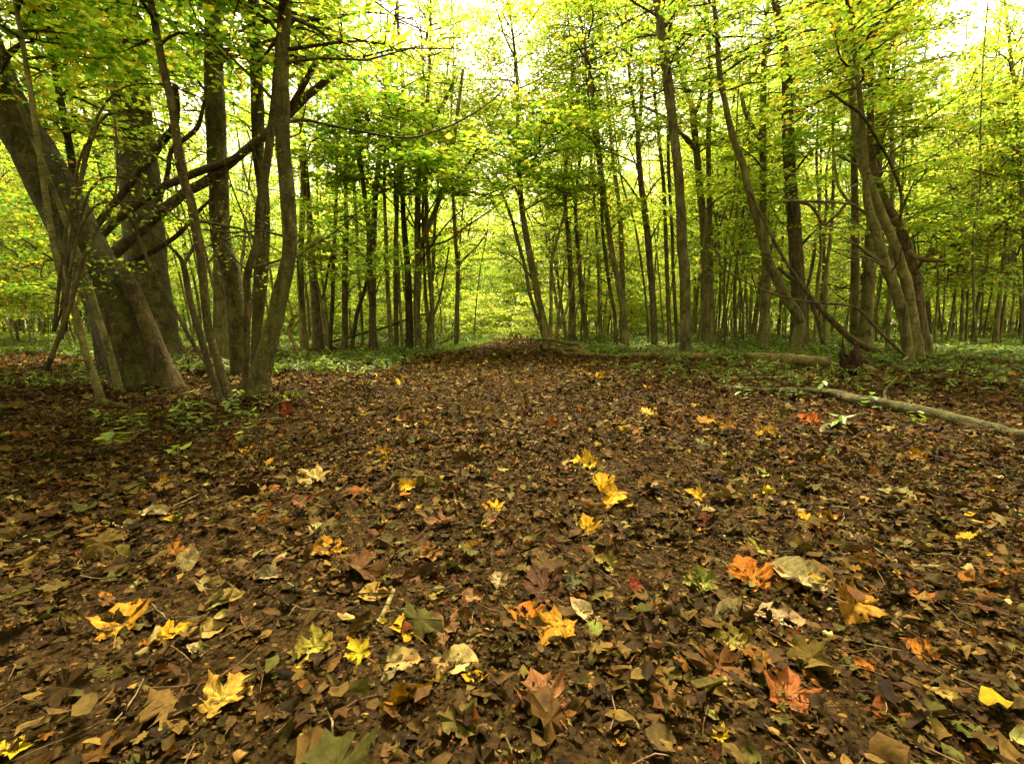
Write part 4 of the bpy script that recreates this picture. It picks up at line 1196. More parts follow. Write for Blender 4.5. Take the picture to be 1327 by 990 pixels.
for a in [
    ('forked main trunk of the dense left-hand group, splitting in two high up', 15.2, [(543, 453, 10), (541, 425, 9), (540, 400, 9), (542, 344, 9), (541, 300, 8), (542, 250, 7.5), (544, 209, 7), (545, 187, 6), (547, 164, 5), (554, 127, 4.5)], 12, NC[1],
     [((0, 0), [(545, 212, 5), (550, 195, 5), (552, 182, 5), (558, 164, 5), (568, 146, 4.5), (578, 128, 4), (590, 100, 3)]),
      ((0, -1), [(544, 325, 6), (547, 315, 6), (554, 298, 6), (565, 270, 6), (573, 249, 5.5), (584, 215, 5), (589, 175, 4.5), (595, 129, 4), (600, 90, 3)]),
      ((0, -1), [(541, 325, 3), (560, 318, 3), (580, 312, 2.6), (600, 297, 2.2), (625, 280, 1.8), (650, 262, 1.4), (668, 240, 1)])]),
    ('double stem forking near the ground beside the forked main trunk', 15.6, [(558, 452, 12), (558, 425, 9), (560, 400, 6), (558, 367, 6), (555, 330, 5), (553, 300, 5), (552, 240, 4)], 11, None,
     [((0, 0), [(557, 425, 6), (553, 400, 5), (551, 370, 4), (549, 330, 4), (548, 270, 3.5), (550, 200, 3)]), ((0, 0), [(560, 415, 4), (570, 385, 3), (577, 350, 2.6), (582, 320, 2)])]),
    ('lone slim tree nearest the grassy path end, left side', 17.5, [(591, 446, 6), (592, 410, 6), (593, 378, 5.5), (593, 344, 5), (590, 311, 4.5), (588, 270, 4), (585, 220, 3)], 9, FC[3],
     [((0, 0), [(591, 432, 3), (580, 440, 3), (566, 447, 3)]), ((0, -.5), [(594, 345, 3), (605, 332, 2.6), (618, 320, 2.2), (632, 300, 1.8)])]),
    ('tallest straight trunk left of the forked main trunk', 15.4, [(531, 454, 10), (530, 400, 9), (528, 344, 8), (524, 300, 7), (522, 264, 6), (520, 200, 6)], 12, None, []),
    ('dark thin trunk in the middle of the dense left-hand group', 16.0, [(514, 452, 6), (513, 389, 6), (513, 322, 6), (514, 280, 5), (516, 220, 4)], 11, None, []),
    ('pale thin stem rising past the low leaning pole', 14.8, [(508, 456, 6), (504, 400, 5.5), (501, 344, 5), (500, 300, 4.5), (498, 250, 4), (499, 190, 3.5), (500, 131, 3)], 11, None, []),
    ('slim brown trunk leaning left, nearest in the dense left-hand group', 13.8, [(487, 460, 8), (484, 430, 7.5), (482, 400, 7), (479, 344, 7), (478, 300, 6), (475, 275, 6), (467, 209, 5), (462, 175, 4.5), (458, 131, 4)], 11, None, []),
    ('upright trunk halfway between the curved trunk and the path', 15.5, [(447, 452, 8), (447, 410, 7.5), (447, 367, 7), (449, 300, 6), (448, 253, 5), (449, 200, 4.5), (446, 140, 4)], 11, FC[1], []),
    ('stout trunk with a dark broken burl right of the pale dead stem', 15.5, [(413, 450, 14), (411, 420, 13), (409, 385, 12), (405, 350, 10), (403, 320, 9), (401, 280, 7)], 9, None, [((0, 0), [(411, 400, 4), (420, 380, 3), (425, 350, 3), (432, 320, 2)])]),
    ('grey trunk just right of the pale dead stem', 14.6, [(396, 456, 11), (393, 430, 10), (391, 400, 8), (389, 350, 8), (391, 300, 7), (393, 231, 7), (390, 180, 6)], 11, FC[2], []),
    ('thin stem between the stout burl trunk and the upright one', 15.5, [(428, 452, 5), (429, 420, 5), (431, 389, 5), (432, 344, 5), (434, 300, 4.5), (436, 250, 4)], 10, None, []),
    ('stem leaning right behind the low leaning pole', 15.5, [(456, 452, 5), (459, 430, 5), (463, 405, 5), (472, 378, 4.5), (477, 350, 4), (484, 310, 3)], 9, None, []),
    ('short slanting stem touching the stout burl trunk', 14.0, [(425, 458, 5), (422, 435, 5), (418, 411, 4.5), (416, 390, 3.5), (412, 370, 2)], 3.6, None, []),
    ('very thin stem between the slim brown trunk and the forked one', 15.0, [(522, 455, 3.5), (518, 389, 3.5), (515, 322, 3), (512, 260, 3), (510, 200, 2.5)], 10, None, []),
    ('thin stem with a kink, behind the low leaning pole', 17.0, [(470, 448, 4), (468, 400, 4), (464, 350, 4), (462, 290, 4), (458, 230, 3.5), (461, 170, 3), (466, 131, 3)], 11, None, []),
]:
    last_tree = tree('slim_tree', a[0], a[1], a[2], a[3], a[4], a[5], leafy=LEAFY.get(a[0][:18], ()), mat=BARK if len(a[2]) % 3 else BARK_D, seg=10, group=G2, scale=.62, sprays=.4, crown_z=3.6, nsn=8, flare=.3)


def rusty_spray():
    root = [o for o in COL.objects if o.type == 'EMPTY' and str(o.get('label', '')).startswith('forked main trunk')][0]
    b = np.array(root.location)
    n = 230
    t = RNG.uniform(0, 1, n)
    px = 548 + 92 * t; py = 303 - 4 * np.sin(t * 3) + RNG.normal(0, 2.4, n)
    pos = np.array([P(px[i], py[i], 14.2 + RNG.normal(0, .22)) for i in range(n)]) - b
    col = pick([(0.24, 0.085, 0.02), (0.34, 0.15, 0.025), (0.16, 0.06, 0.02)], [3, 2, 2], n, .2)
    r = place(T_OVAL_M, pos, RNG.uniform(.05, .085, n), RNG.uniform(0, 6.28, n), np.abs(RNG.normal(.5, .3, n)), RNG.uniform(0, 6.28, n), RNG.uniform(-.5, 2, n), RNG.uniform(0, 3, n), col, fold=.3, centre=False)
    link('rusty_leaves', mesh_np('rusty_leaves', r[0], r[1], LEAF, r[2], None, False), root, label='rust-brown spray of withered leaves')
    tw = Mesh(); q = [P(546, 312, 14.4) - b, P(585, 302, 14.2) - b, P(640, 298, 14.2) - b]
    link('branch', mesh_np('branch', *tube(q, [.02, .014, .006], 5, 5), BARK_D), root)


rusty_spray()
G3 = 'slim trees crowding right of the path'
for a in [
    ('right-slanting pair trunk at the end of the path, thicker of the two', 15.5, [(709, 440, 13), (706, 425, 10), (703, 411, 9), (698, 390, 8.5), (694, 367, 8.5), (687, 333, 8), (681, 300, 7.5), (677, 275, 7), (673, 230, 6), (671, 175, 5)], 10, FC[1],
     [((.1, 0), [(705, 437, 6), (699, 418, 5), (692, 400, 4.5), (686, 378, 4.5), (680, 345, 4), (671, 313, 4), (664, 287, 3.5), (655, 262, 3), (645, 235, 2)])], BARK),
    ('thin stem rising straight from the foot of the slanting pair', 15.4, [(713, 438, 5), (714, 410, 4.5), (714, 378, 4), (715, 340, 4), (720, 318, 3.5), (728, 290, 3), (732, 270, 2.5)], 8, None, [], BARK),
    ('brown trunk standing among the pale dead poles', 18.0, [(742, 434, 9), (742, 410, 8), (741, 380, 8), (739, 344, 7), (736, 300, 6), (733, 275, 5), (732, 230, 5)], 11, FC[0], [], BARK),
    ('slim trunk right of the pale dead poles', 17.5, [(760, 435, 7), (757, 410, 6), (754, 389, 6), (751, 344, 5.5), (748, 311, 5), (746, 260, 4)], 11, FC[2], [], BARK),
    ('smooth trunk leaning left in the middle of the right-hand wood', 15.5, [(810, 432, 9), (808, 405, 8), (803, 378, 7.5), (799, 355, 7), (794, 333, 7), (789, 300, 6.5), (783, 253, 6), (777, 198, 5), (770, 142, 4.5), (764, 100, 4)], 12, NC[1], [], BARK),
    ('thinner stem running beside the smooth left-leaning trunk', 16.0, [(798, 432, 5), (796, 405, 4.5), (792, 384, 4.5), (786, 344, 4.5), (781, 300, 4), (779, 250, 4), (774, 200, 3.5)], 11, None, [], BARK),
    ('straight thin pole two steps left of the smooth leaning trunk', 18, [(777, 430, 3.6), (776, 390, 3.5), (775, 344, 3), (772, 290, 3), (768, 230, 3)], 11, FC[4], [], BARK),
    ('trunk with a high narrow fork, between the leaning and the mossy trunks', 15.5, [(848, 433, 9), (847, 410, 8.5), (846, 389, 8), (843, 350, 8), (840, 315, 8), (835, 270, 7.5), (830, 231, 7), (827, 190, 6), (826, 165, 5), (820, 130, 4), (816, 100, 4)], 12, FC[3],
     [((0, 0), [(827, 180, 4), (829, 160, 5), (831, 130, 4.5), (832, 95, 4)]), ((0, -.8), [(828, 214, 2), (805, 203, 2), (780, 193, 1.8), (760, 176, 1.4), (735, 160, 1)]), ((0, -.4), [(830, 262, 2.2), (815, 240, 2), (800, 222, 2), (780, 200, 1.5)]), ((0, .3), [(837, 258, 2.4), (848, 240, 2), (862, 225, 1.6), (876, 212, 1.2)])], BARK_D),
    ('mossy smooth trunk nearest the path on the right, standing behind the log', 11.2, [(888, 458, 17), (888, 440, 14), (888, 415, 13), (888, 389, 13), (887, 350, 13), (884, 322, 12), (883, 290, 12), (881, 250, 11), (877, 205, 11), (872, 164, 11), (868, 127, 12), (862, 80, 11)], 11, NC[0],
     [((0, .6), [(880, 172, 4), (892, 180, 4), (900, 192, 4)])], BARK),
    ('tall trunk with a forked top right of the mossy trunk', 15.5, [(915, 436, 14), (914, 400, 12), (914, 367, 11), (913, 330, 10), (912, 300, 9), (910, 275, 8.5), (906, 235, 8), (903, 200, 8), (900, 170, 8), (898, 145, 8), (893, 127, 5), (884, 100, 5)], 12, NC[3],
     [((0, 0), [(899, 150, 5), (904, 140, 5), (908, 127, 4), (914, 100, 4)]), ((0, -1), [(902, 196, 4), (893, 186, 4), (880, 170, 4), (866, 155, 3.6), (850, 146, 3), (832, 138, 2.5)])], BARK),
    ('straight companion stem touching the fork-topped trunk on its right', 15.9, [(921, 436, 7), (921, 400, 6.5), (921, 350, 6), (920, 300, 6), (919, 250, 6), (918, 187, 6), (920, 131, 6), (921, 80, 5)], 12, FC[0], [], BARK),
    ('slim trunk just left of the mossy smooth one', 16.5, [(868, 433, 6), (866, 400, 5.5), (864, 344, 5), (862, 290, 4.5), (860, 240, 4.5), (855, 190, 4), (850, 140, 3.5)], 12, FC[2], [], BARK),
    ('dark slim stem half hidden by the mossy smooth trunk', 16.5, [(877, 434, 5), (875, 400, 4.5), (872, 344, 4), (871, 300, 4), (868, 250, 4), (866, 200, 4)], 12, None, [], BARK),
    ('S-curved smooth trunk bending up to the left on the right side', 11.6, [(1030, 456, 14), (1033, 440, 13), (1037, 424, 12.5), (1034, 410, 12), (1026, 397, 11.5), (1015, 381, 11), (1007, 363, 10.5), (996, 339, 10), (990, 318, 10), (984, 293, 9.5), (976, 268, 9), (968, 238, 8.5), (962, 212, 8), (953, 189, 7.5), (946, 163, 7), (942, 145, 6.5), (938, 125, 6), (932, 90, 6)], 10.5, NC[2], [], BARK),
    ('stout trunk standing left of the S-curved one', 15.5, [(990, 436, 15), (991, 410, 12), (993, 368, 10), (992, 320, 9), (989, 270, 8), (989, 220, 8), (988, 176, 7.5), (989, 131, 7), (990, 80, 6)], 12, FC[3],
     [((0, 0), [(986, 182, 5), (978, 170, 5), (970, 155, 4.5), (964, 140, 4.5), (960, 120, 4)])], BARK),
    ('dark thick upright trunk behind the S-curved one', 14.0, [(1035, 437, 19), (1035, 410, 17), (1034, 368, 16), (1031, 325, 16), (1029, 290, 15), (1026, 250, 13.5), (1024, 231, 13), (1022, 190, 13), (1021, 164, 13), (1020, 131, 12), (1018, 80, 11)], 12.5, NC[1], [], BARK_D),
    ('pale straight trunk between the stump and the dark thick trunk', 14.5, [(1108, 440, 12), (1108, 400, 10.5), (1108, 368, 10), (1108, 320, 9), (1108, 276, 8), (1107, 220, 7), (1106, 160, 6)], 12, FC[0], [], BARK),
    ('broad trunk just behind and right of the rotten stump', 14.0, [(1120, 442, 18), (1122, 420, 15), (1126, 368, 13.5), (1128, 320, 13), (1131, 280, 12), (1134, 240, 11), (1137, 209, 10.5), (1142, 160, 11), (1144, 127, 11), (1147, 80, 10)], 12, FC[1], [], BARK),
    ('smooth bow-shaped trunk nearest on the right, arching over to the left', 8.6, [(1178, 474, 14), (1177, 455, 12.5), (1173, 429, 12), (1169, 405, 12), (1162, 381, 12), (1155, 362, 12), (1148, 346, 11.5), (1141, 322, 11), (1136, 302, 10), (1130, 285, 9.5), (1124, 262, 8), (1122, 242, 7), (1122, 220, 6.5), (1121, 198, 6), (1118, 165, 6), (1115, 133, 6), (1110, 90, 5)], 8.0, LC[1],
     [((0, -.3), [(1150, 350, 4), (1138, 338, 4.5), (1126, 330, 4), (1110, 318, 3), (1095, 312, 2.4)]), ((0, .4), [(1130, 283, 3.6), (1112, 270, 3.6), (1098, 264, 4), (1085, 278, 4), (1067, 291, 4), (1058, 276, 4), (1047, 265, 4), (1030, 262, 4.4), (1015, 261, 4)]),
      ((0, .2), [(1098, 264, 3), (1076, 262, 3), (1045, 261, 2.6), (1018, 261, 2)]), ((0, .2), [(1100, 262, 3.6), (1088, 245, 3.4), (1084, 228, 3.2), (1082, 202, 3), (1096, 207, 2.5), (1115, 217, 2.4)])], BARK),
    ('dark leaning trunk behind the bow-shaped one at the right edge', 9.8, [(1188, 450, 15), (1185, 429, 13), (1180, 400, 12.5), (1175, 368, 12), (1168, 345, 11.5), (1160, 320, 11), (1151, 297, 10.5), (1142, 276, 10), (1131, 246, 9), (1122, 225, 10), (1114, 198, 10), (1110, 160, 9), (1105, 131, 8), (1100, 90, 7)], 9, NC[0], [], BARK),
    ('rough brown trunk leaning in from the far right behind the dark leaning one', 10.8, [(1197, 450, 17), (1193, 422, 15), (1190, 395, 14), (1187, 368, 14), (1182, 345, 13), (1172, 315, 13), (1162, 290, 12), (1151, 271, 11), (1142, 250, 10), (1135, 231, 9), (1130, 200, 8), (1128, 150, 7)], 9, LC[2],
     [((0, -.5), [(1172, 320, 6), (1186, 332, 6), (1200, 337, 6), (1225, 338, 5)]), ((0, -.5), [(1189, 350, 4), (1196, 338, 4), (1212, 322, 4)])], BARK_R),
    ('thin stem left of the bow-shaped trunk', 12.5, [(1150, 458, 6), (1151, 420, 5.5), (1153, 381, 5), (1154, 330, 5), (1156, 276, 5), (1156, 176, 4.5), (1157, 120, 4)], 9, FC[2], [], BARK),
    ('slim stem between the dark thick trunk and the pale straight one', 15.5, [(1068, 434, 5.5), (1069, 400, 5), (1071, 350, 4.5), (1076, 310, 4), (1079, 270, 3.5), (1080, 200, 3)], 10, FC[4], [], BARK),
    ('thin bent stem right beside the dark thick trunk', 16, [(1056, 434, 4.5), (1058, 400, 4), (1060, 360, 4), (1064, 330, 3.5), (1062, 280, 3), (1058, 200, 3)], 10, None, [], BARK),
]:
    tree('slim_tree', a[0], a[1], a[2], a[3], a[4], a[5], leafy=LEAFY.get(a[0][:18], ()), mat=a[6], seg=12, group=G3, scale=.75, crown_z=4.0, nsn=12, flare=.12)
raised('hanging_vine', 'dark arched bare vine curving down in the upper right', 'vine', [(8.3, 0.6, [(1075, 118, 3), (1092, 132, 3), (1113, 146, 3.4), (1128, 166, 3.4), (1140, 187, 3.6), (1152, 208, 3.4), (1160, 227, 3.4), (1166, 243, 3.2), (1168, 262, 3), (1165, 300, 3)])], mat=BARK_D)


# leafy shrub whose thin twigs hang in front of the thick trunks at the left
def leafy_shrub(name, label, Y, stems, leaf, nper, cols, w):
    allw = [world_path(p, Y + d, e) for d, e, p in stems]
    base = allw[0][0][0].copy(); base[2] = float(gh(base[0], base[1]))
    root = empty(name, base, label, 'shrub')
    m = Mesh(); pos = []; yaw = []
    for W, R in allw:
        m.add(*tube(W - base, R, 6, 4, 0.05))
        q = catmull(W, 6)
        for _ in range(nper):
            i = RNG.integers(len(q) // 4, len(q)); p = q[i]
            d = RNG.normal(0, 1, 3) * [1, .8, .45]; d /= np.linalg.norm(d)
            L_ = RNG.uniform(.1, .42); e = p + d * L_ + [0, 0, -.03]
            m.add(*tube([p - base, (p + e) / 2 - base + [0, 0, .012], e - base], [.003, .002, .001], 4, 2, cap=False))
            k = RNG.integers(3, 7)
            t = RNG.uniform(.3, 1.05, k)[:, None]
            pos.append(p + (e - p) * t + RNG.normal(0, .018, (k, 3)) - base)
            yaw.append(np.full(k, math.atan2(d[1], d[0]) - PI / 2) + RNG.normal(0, .8, k))
    pos = np.vstack(pos); yaw = np.concatenate(yaw); n = len(pos)
    r = place(T_OVAL_M, pos, leaf * RNG.uniform(.6, 1.25, n), yaw, np.abs(RNG.normal(.5, .4, n)), RNG.uniform(0, 6.28, n), RNG.uniform(-.6, 1.4, n), RNG.uniform(0, 3, n), pick(cols, w, n, .2), fold=.3, centre=False)
    link('twigs', m.build('twigs', BARK_D), root)
    link('leaves', mesh_np('leaves', r[0], r[1], LEAF, r[2], None, False), root)


leafy_shrub('hawthorn_shrub', 'thin-twigged shrub with small green leaves hanging before the thick left-hand trunks', 4.3, [
    (0, 0, [(60, 480, 6), (90, 400, 5), (110, 330, 4), (135, 280, 3), (150, 250, 2.5), (152, 200, 2), (148, 150, 2)]),
    (0, .3, [(80, 440, 4), (95, 330, 4), (120, 270, 3), (160, 262, 2.5), (200, 265, 2), (240, 290, 1.6)]),
    (0, .4, [(70, 430, 4), (85, 300, 4), (110, 190, 3), (150, 178, 2.5), (190, 196, 2.2), (230, 214, 2), (262, 200, 1.5)]),
    (.2, .4, [(85, 430, 4), (100, 270, 3), (128, 160, 3), (170, 150, 2.5), (215, 160, 2), (250, 185, 1.5)]),
    (.3, .5, [(80, 400, 4), (110, 200, 3), (150, 120, 2.5), (210, 110, 2), (262, 128, 1.5)]),
    (.2, .8, [(80, 420, 3), (115, 250, 3), (170, 232, 2.5), (225, 250, 2.5), (270, 290, 2), (300, 320, 1.5)]),
    (.1, .3, [(70, 430, 3), (95, 370, 3), (130, 345, 2), (175, 340, 1.6)])],
    .042, 26, GREENS, [26, 30, 18, 8, 4, 1, 8])
leafy_shrub('leafy_sapling', 'little sapling with small yellow-green leaves in front of the middle left trunks', 5.6, [
    (0, 0, [(318, 500, 3), (322, 430, 3), (330, 350, 2.5), (318, 290, 2.2), (300, 240, 2), (286, 190, 1.5)]),
    (0, -.3, [(328, 360, 2.4), (300, 330, 2), (276, 300, 2), (262, 270, 1.5)]),
    (0, .3, [(325, 330, 2.4), (345, 280, 2), (340, 230, 2), (320, 170, 1.5)])], .04, 26, GREENS, [20, 30, 24, 14, 6, 2, 4])


# ------------------------------------------------------------------ woodland behind: copies of a few stems
def stem_template(seed, H, r, bend, fork=False):
    rng = np.random.default_rng(seed)
    n = 9; p = np.zeros(3); pts = [p.copy()]; d = np.array([rng.normal(0, .08), rng.normal(0, .08), 1.0])
    for i in range(n):
        d = d + np.array([rng.normal(0, bend), rng.normal(0, bend), 0.12]); d /= np.linalg.norm(d)
        p = p + d * H / n; pts.append(p.copy())
    pts = np.array(pts); rad = r * (1 - 0.75 * np.linspace(0, 1, n + 1) ** 1.1)
    V, F = tube(pts - [0, 0, 0.08], rad, 9, 4, 0.07, 0.35, rng=rng)
    m = Mesh(); m.add(V, F); snags(m, pts, rad, 9, rng, .8)
    if fork:
        q = [pts[3]]; d = np.array([rng.normal(0, .35), rng.normal(0, .35), 1.0])
        for k in range(5):
            d = d + np.array([rng.normal(0, .08), rng.normal(0, .08), .15]); d /= np.linalg.norm(d); q.append(q[-1] + d * H * .11)
        m.add(*tube(q, np.linspace(rad[3] * .8, rad[3] * .2, 6), 8, 3, 0.05, rng=rng))
    return m.build('trunk', BARK), None, pts


STEMS = [stem_template(100 + i, 13, [0.065, 0.095, 0.042, 0.12, 0.052, 0.08, 0.036, 0.07][i], [.03, .05, .06, .03, .08, .04, .09, .07][i], i in (3, 5, 7)) for i in range(8)]
KIND = ['straight slim', 'mid-thick', 'pole-thin', 'thick fork-stemmed', 'bent slim', 'fork-stemmed', 'crooked thin', 'leaning forked']
placed = [tuple(o.location[:2]) for o in COL.objects if o.type == 'EMPTY' and ('tree' in o.name)]


def scatter(n, y0, y1, clear, sep, accept=None, tries=6000, rng=RNG, spread=1.12):
    out = []
    for _ in range(tries):
        if len(out) >= n: break
        y = math.sqrt(rng.uniform(y0 * y0, y1 * y1)); x = rng.uniform(-1, 1) * (y * spread + 1)
        if y < 41 and abs(x - float(path_mid(y))) < float(path_half(y)) + clear: continue
        if accept and not accept(x, y): continue
        if any((x - a) ** 2 + (y - b) ** 2 < sep * sep for a, b in placed): continue
        placed.append((x, y)); out.append((x, y))
    return out


def band(y): return 'just behind the front rank' if y < 24 else ('in the middle depth of the wood' if y < 38 else 'far back in the wood')


for x, y in scatter(95, 15.0, 27, 0.9, 0.8) + scatter(55, 15.5, 34, 0.6, 0.7, lambda x, y: x > 1) + scatter(215, 24, 66, 1.0, 1.35):
    k = int(RNG.choice(8, p=[.16, .12, .17, .07, .14, .1, .14, .1]))
    if y < 26: k = int(RNG.choice([0, 2, 4, 6, 7]))
    tr, br, pts = STEMS[k]
    s = RNG.uniform(.8, 1.2)
    side = 'left' if x < path_mid(min(y, 40)) else 'right'
    root = empty('woodland_tree', (x, y, float(gh(x, y))), f'{KIND[k]} tree {band(y)}, {side} of the path', 'tree', 'trees of the wood behind')
    rz = RNG.uniform(0, 6.28); lean = RNG.normal(0, .05, 2)
    for nm, me in (('trunk', tr),):
        o = link(nm, me, root); o.rotation_euler = (lean[0], lean[1], rz); o.scale = (s, s, s)
    crown = FC[int(RNG.choice(5, p=[.28, .22, .15, .12, .23] if side == 'left' else [.2, .24, .24, .14, .18]))]
    cs = RNG.uniform(.75, 1.15) * (.75 if y < 27 else 1)
    if y > 27 or RNG.random() < .55: add_crown(root, crown, (lean[1] * 4.5, -lean[0] * 4.5, RNG.uniform(1.8, 4.8)), (cs, cs, cs * RNG.uniform(1.0, 1.35)), RNG.uniform(0, 6.28))

# young understorey trees with low leaves
for x, y in scatter(135, 12.0, 50, 0.6, 1.2, lambda x, y: y > 15.5 or abs(x) > 3.8):
    tr, br, pts = STEMS[[2, 4, 6][RNG.integers(3)]]
    side = 'left' if x < path_mid(min(y, 40)) else 'right'
    lf = LF[int(RNG.choice(4, p=[.4, .25, .12, .23] if side == 'left' else [.25, .3, .25, .2]))]
    if y < 18: lf = LC[RNG.integers(3)]
    s = RNG.uniform(.35, .5)
    root = empty('young_tree', (x, y, float(gh(x, y))), f'young leafy tree {band(y)}, {side} of the path', 'young tree', 'young trees under the tall ones')
    rz = RNG.uniform(0, 6.28)
    o = link('trunk', tr, root); o.rotation_euler = (0, 0, rz); o.scale = (s * .8, s * .8, s)
    cs = RNG.uniform(.7, 1.15)
    add_crown(root, lf, (0, 0, RNG.uniform(.7, 1.9)), (cs, cs, cs), RNG.uniform(0, 6.28))

# the wood goes on unseen round the camera; trees added to shade ground and trunks
for (x, y, k, z, cs) in [(-6.5, 1.5, 3, 5.5, 1.5), (6.8, 2.2, 5, 5.8, 1.5), (-4.6, -3.5, 1, 5.0, 1.6), (4.4, -3.0, 3, 5.2, 1.6), (0.6, -6.0, 5, 4.6, 1.7), (-8.5, -5.5, 1, 5, 1.7), (8.6, -6, 3, 5, 1.7),
                         (-3.4, -9.5, 5, 4, 1.8), (4.4, -10.5, 1, 4, 1.8), (9.6, 6.2, 3, 6.5, 1.4), (-10.2, 3.6, 5, 5, 1.6), (0, -14, 3, 3, 2.0), (-9, -12, 1, 3, 2.0), (9.5, -12.5, 3, 3, 2.0), (13, -1, 5, 4, 1.8), (-13.5, -2, 3, 4, 1.8)]:
    tr, br, pts = STEMS[k]
    root = empty('woodland_tree', (x, y, float(gh(x, y))), 'unseen tall tree of the wood, added behind the viewer to shade the ground', 'tree', 'trees of the wood behind the viewer')
    for nm, me in (('trunk', tr),):
        link(nm, me, root)
    add_crown(root, FC[k % 5], (0, 0, z), (cs, cs, .8), x * 1.7)

# bushes round the end of the path
for i, (x, y) in enumerate(scatter(46, 27, 52, 0.1, 1.6, lambda x, y: abs(x) < 16)):
    root = empty('woodland_bush', (x, y, float(gh(x, y))), 'low dense bush near the far end of the path' if abs(x) < 5 else ('low dense bush deep in the wood, left of the path' if x < 0 else 'low dense bush deep in the wood, right of the path'), 'bush', 'bushes at the far end')
    c = add_crown(root, LF[RNG.integers(4)], (0, 0, -.15), (1.0, 1.0, .62), RNG.uniform(0, 6.28))


# overhanging sprays of foliage above the path: limbs of two side trees
def side_canopy(label, x, y, spots, tpl, up):
    W = np.array([[x, y, float(gh(x, y)) - .05], [x * .98, y, 2.5], [x * .95, y + .1, 5.0], [x * .86, y, 7.5], [x * .75, y, up]])
    base = W[0].copy(); base[2] += .05
    root = empty('arching_tree', base, label, 'tree')
    V, F = tube(W - base, [.12, .105, .09, .07, .03], 12, 5, .05, .35)
    link('trunk', mesh_np('trunk', V, F, BARK), root)
    m = Mesh()
    for (sx, sy, sz, s, k) in spots:
        a = W[2] if sz < 5.5 else W[3]
        m.add(*tube([a - base, (a + [sx, sy, sz]) / 2 - base + [0, 0, .5], np.array([sx, sy, sz]) - base], [.045, .03, .014], 7, 5, .06))
        add_crown(root, tpl[k], np.array([sx, sy, sz - .8]) - base, (s, s, s * .55), k * 1.3)
    link('branch', m.build('branch', BARK), root)


side_canopy('tall tree arching over the path from the left with layered bright leaves', -4.6, 15.8, [(-.6, 16, 5.4, .9, 1), (-1.8, 17.5, 6.9, .8, 3), (-3.6, 14, 6.4, .7, 1)], [NC[0], NC[1], NC[2], NC[3]], 11)
side_canopy('tall tree arching over the path from the right with layered bright leaves', 4.4, 19.0, [(2.2, 17.5, 5.0, .8, 1), (.6, 18.5, 6.6, .8, 3), (-.6, 21, 7.2, .9, 1), (1.4, 20, 4.2, .8, 2)], [NC[0], NC[1], NC[2], NC[3]], 12)


def drifts():
    M = Mesh()
    for bx, by, r, Y in BASES:
        if Y > 16: continue
        n = int(520 * (r + .12) / .3 * (1 if Y < 8 else .5))
        a = RNG.uniform(0, 6.28, n); d = r * RNG.uniform(.95, 1.25, n) + RNG.exponential(.09, n)
        x, y = bx + d * np.cos(a), by + d * np.sin(a)
        z = gh(x, y) + .012 + np.maximum(0, .06 - .35 * (d - r)) * RNG.uniform(0, 1, n)
        s_ = RNG.uniform(.025, .075, n) * (1 if Y < 8 else 1.5)
        col = pick(LITTER, LW, n, 0.3) * np.array([[0.50, 0.50, 0.33]])
        T = T_OVAL_M
        M.add(*place(T, np.column_stack([x, y, z]), s_, RNG.uniform(0, 6.28, n), np.abs(RNG.normal(0, .5, n)), RNG.uniform(0, 6.28, n), RNG.normal(0, 2, n), RNG.uniform(0, 3, n), col, rip=.07, aspect=1.0))
    link('leaf_drifts', M.build('leaf_drifts', LIT), label='dead leaves drifted against the feet of the trees', category='leaf litter', kind='stuff')


drifts()

# ------------------------------------------------------------------ far wood: one mass
def far_wood():
    rng = np.random.default_rng(99)
    n = 260000
    R = rng.uniform(68, 105, n); a = rng.uniform(-1.05, 1.05, n)
    x, y = R * np.sin(a), R * np.cos(a)
    top = 25 + 3 * np.sin(a * 17) + 2 * np.sin(a * 41 + 2) + 1.5 * np.sin(R)
    z = rng.uniform(0, 1, n) ** 1.25 * top
    cl = rng.normal(0, .5, (n, 3)); q = 1.6
    pos = np.column_stack([np.round(x / q) * q, np.round(y / q) * q, np.round(z / q) * q]) + cl + 0.6
    z = pos[:, 2]
    col = pick(GREENS, [16, 30, 30, 22, 6, 1, 5], n, .25, rng)
    V, F, C, U = place(DIAM, pos, rng.uniform(.3, .62, n), rng.uniform(0, 6.28, n), np.abs(rng.normal(.6, .5, n)), rng.uniform(0, 6.28, n), rng.uniform(-1, 1, n), rng.uniform(0, 3, n), col, rng=rng)
    root = link('far_woodland', mesh_np('far_woodland', V, F, LEAF, C, None, False), label='distant yellow-green woodland closing the view behind all the trees', category='woodland', kind='stuff')
    m = Mesh()
    for i in range(260):
        r = rng.uniform(62, 100); t = rng.uniform(-1.0, 1.0); p = np.array([r * math.sin(t), r * math.cos(t), -.1])
        m.add(*tube([p, p + [rng.normal(0, .4), 0, 6], p + [rng.normal(0, .8), 0, 13]], [.18, .13, .05], 6, 2, cap=False))
    link('trunks', m.build('trunks', BARK), root)


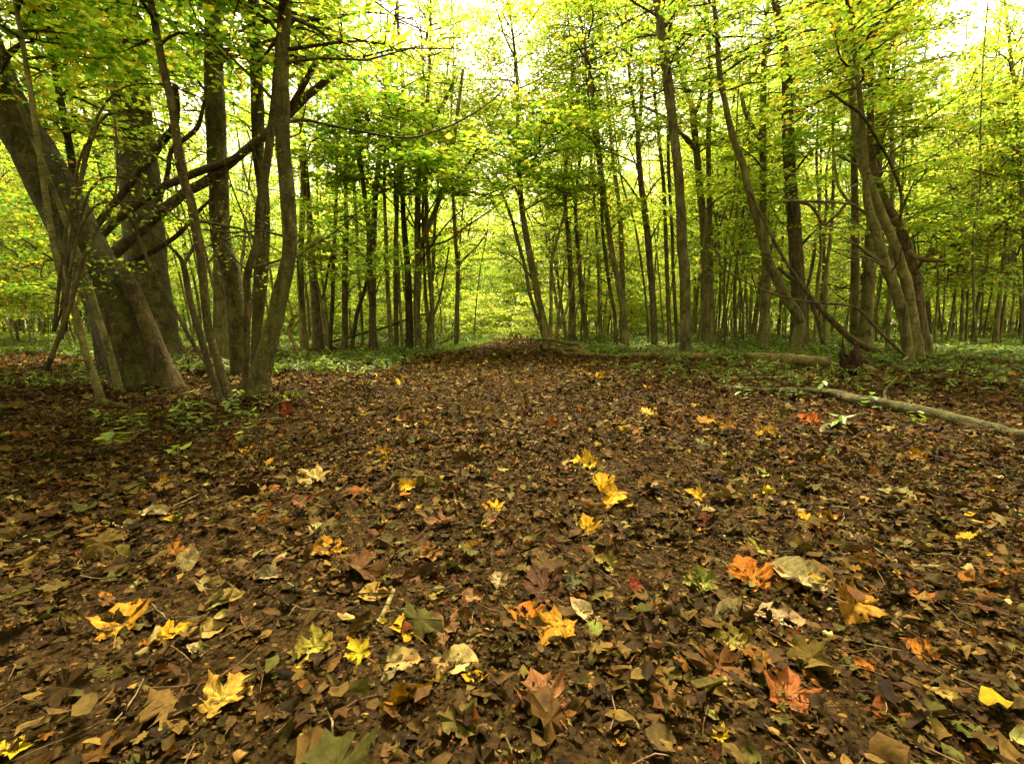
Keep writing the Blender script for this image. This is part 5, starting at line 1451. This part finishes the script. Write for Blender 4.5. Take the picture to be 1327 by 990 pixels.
far_wood()

# ------------------------------------------------------------------ sky and sun
SUN_EL, SUN_AZ = 60, 8      # degrees; azimuth measured from straight ahead towards the right
w = bpy.data.worlds.new('World'); scene.world = w; w.use_nodes = True
nt = w.node_tree; nt.nodes.clear()
sky = N(nt, 'ShaderNodeTexSky', sky_type='NISHITA')
sky.sun_disc = False; sky.sun_elevation = math.radians(SUN_EL); sky.sun_rotation = math.radians(SUN_AZ)
sky.air_density = 1.0; sky.dust_density = 4.0; sky.ozone_density = 1.0
hs = N(nt, 'ShaderNodeHueSaturation', ins={'Saturation': 0.12, 'Value': 1.0})
nt.links.new(sky.outputs[0], hs.inputs['Color'])
tint = N(nt, 'ShaderNodeMix', data_type='RGBA', blend_type='MULTIPLY'); tint.inputs[0].default_value = 1
nt.links.new(hs.outputs[0], tint.inputs[6]); tint.inputs[7].default_value = (1.0, 0.88, 0.60, 1)
bg = N(nt, 'ShaderNodeBackground', ins={'Strength': 0.15})
nt.links.new(tint.outputs[2], bg.inputs[0])
wo = N(nt, 'ShaderNodeOutputWorld'); nt.links.new(bg.outputs[0], wo.inputs[0])

sl = bpy.data.lights.new('sun', 'SUN'); sl.energy = 3.0; sl.angle = math.radians(10); sl.color = (1.0, 0.88, 0.60)
so = bpy.data.objects.new('sun', sl); COL.objects.link(so)
el, az = math.radians(SUN_EL), math.radians(SUN_AZ)
from mathutils import Vector
so.rotation_euler = Vector((math.sin(az) * math.cos(el), math.cos(az) * math.cos(el), math.sin(el))).to_track_quat('Z', 'Y').to_euler()

vs = scene.view_settings
scene.display_settings.display_device = 'sRGB'
vs.view_transform = 'Standard'; vs.look = 'None'; vs.exposure = 2.25; vs.gamma = 1; vs.use_curve_mapping = False
cy = scene.cycles
cy.max_bounces = 7; cy.diffuse_bounces = 4; cy.transmission_bounces = 6; cy.glossy_bounces = 2; cy.transparent_max_bounces = 4
cy.use_adaptive_sampling = True; cy.adaptive_threshold = 0.03
cy.caustics_reflective = False; cy.caustics_refractive = False
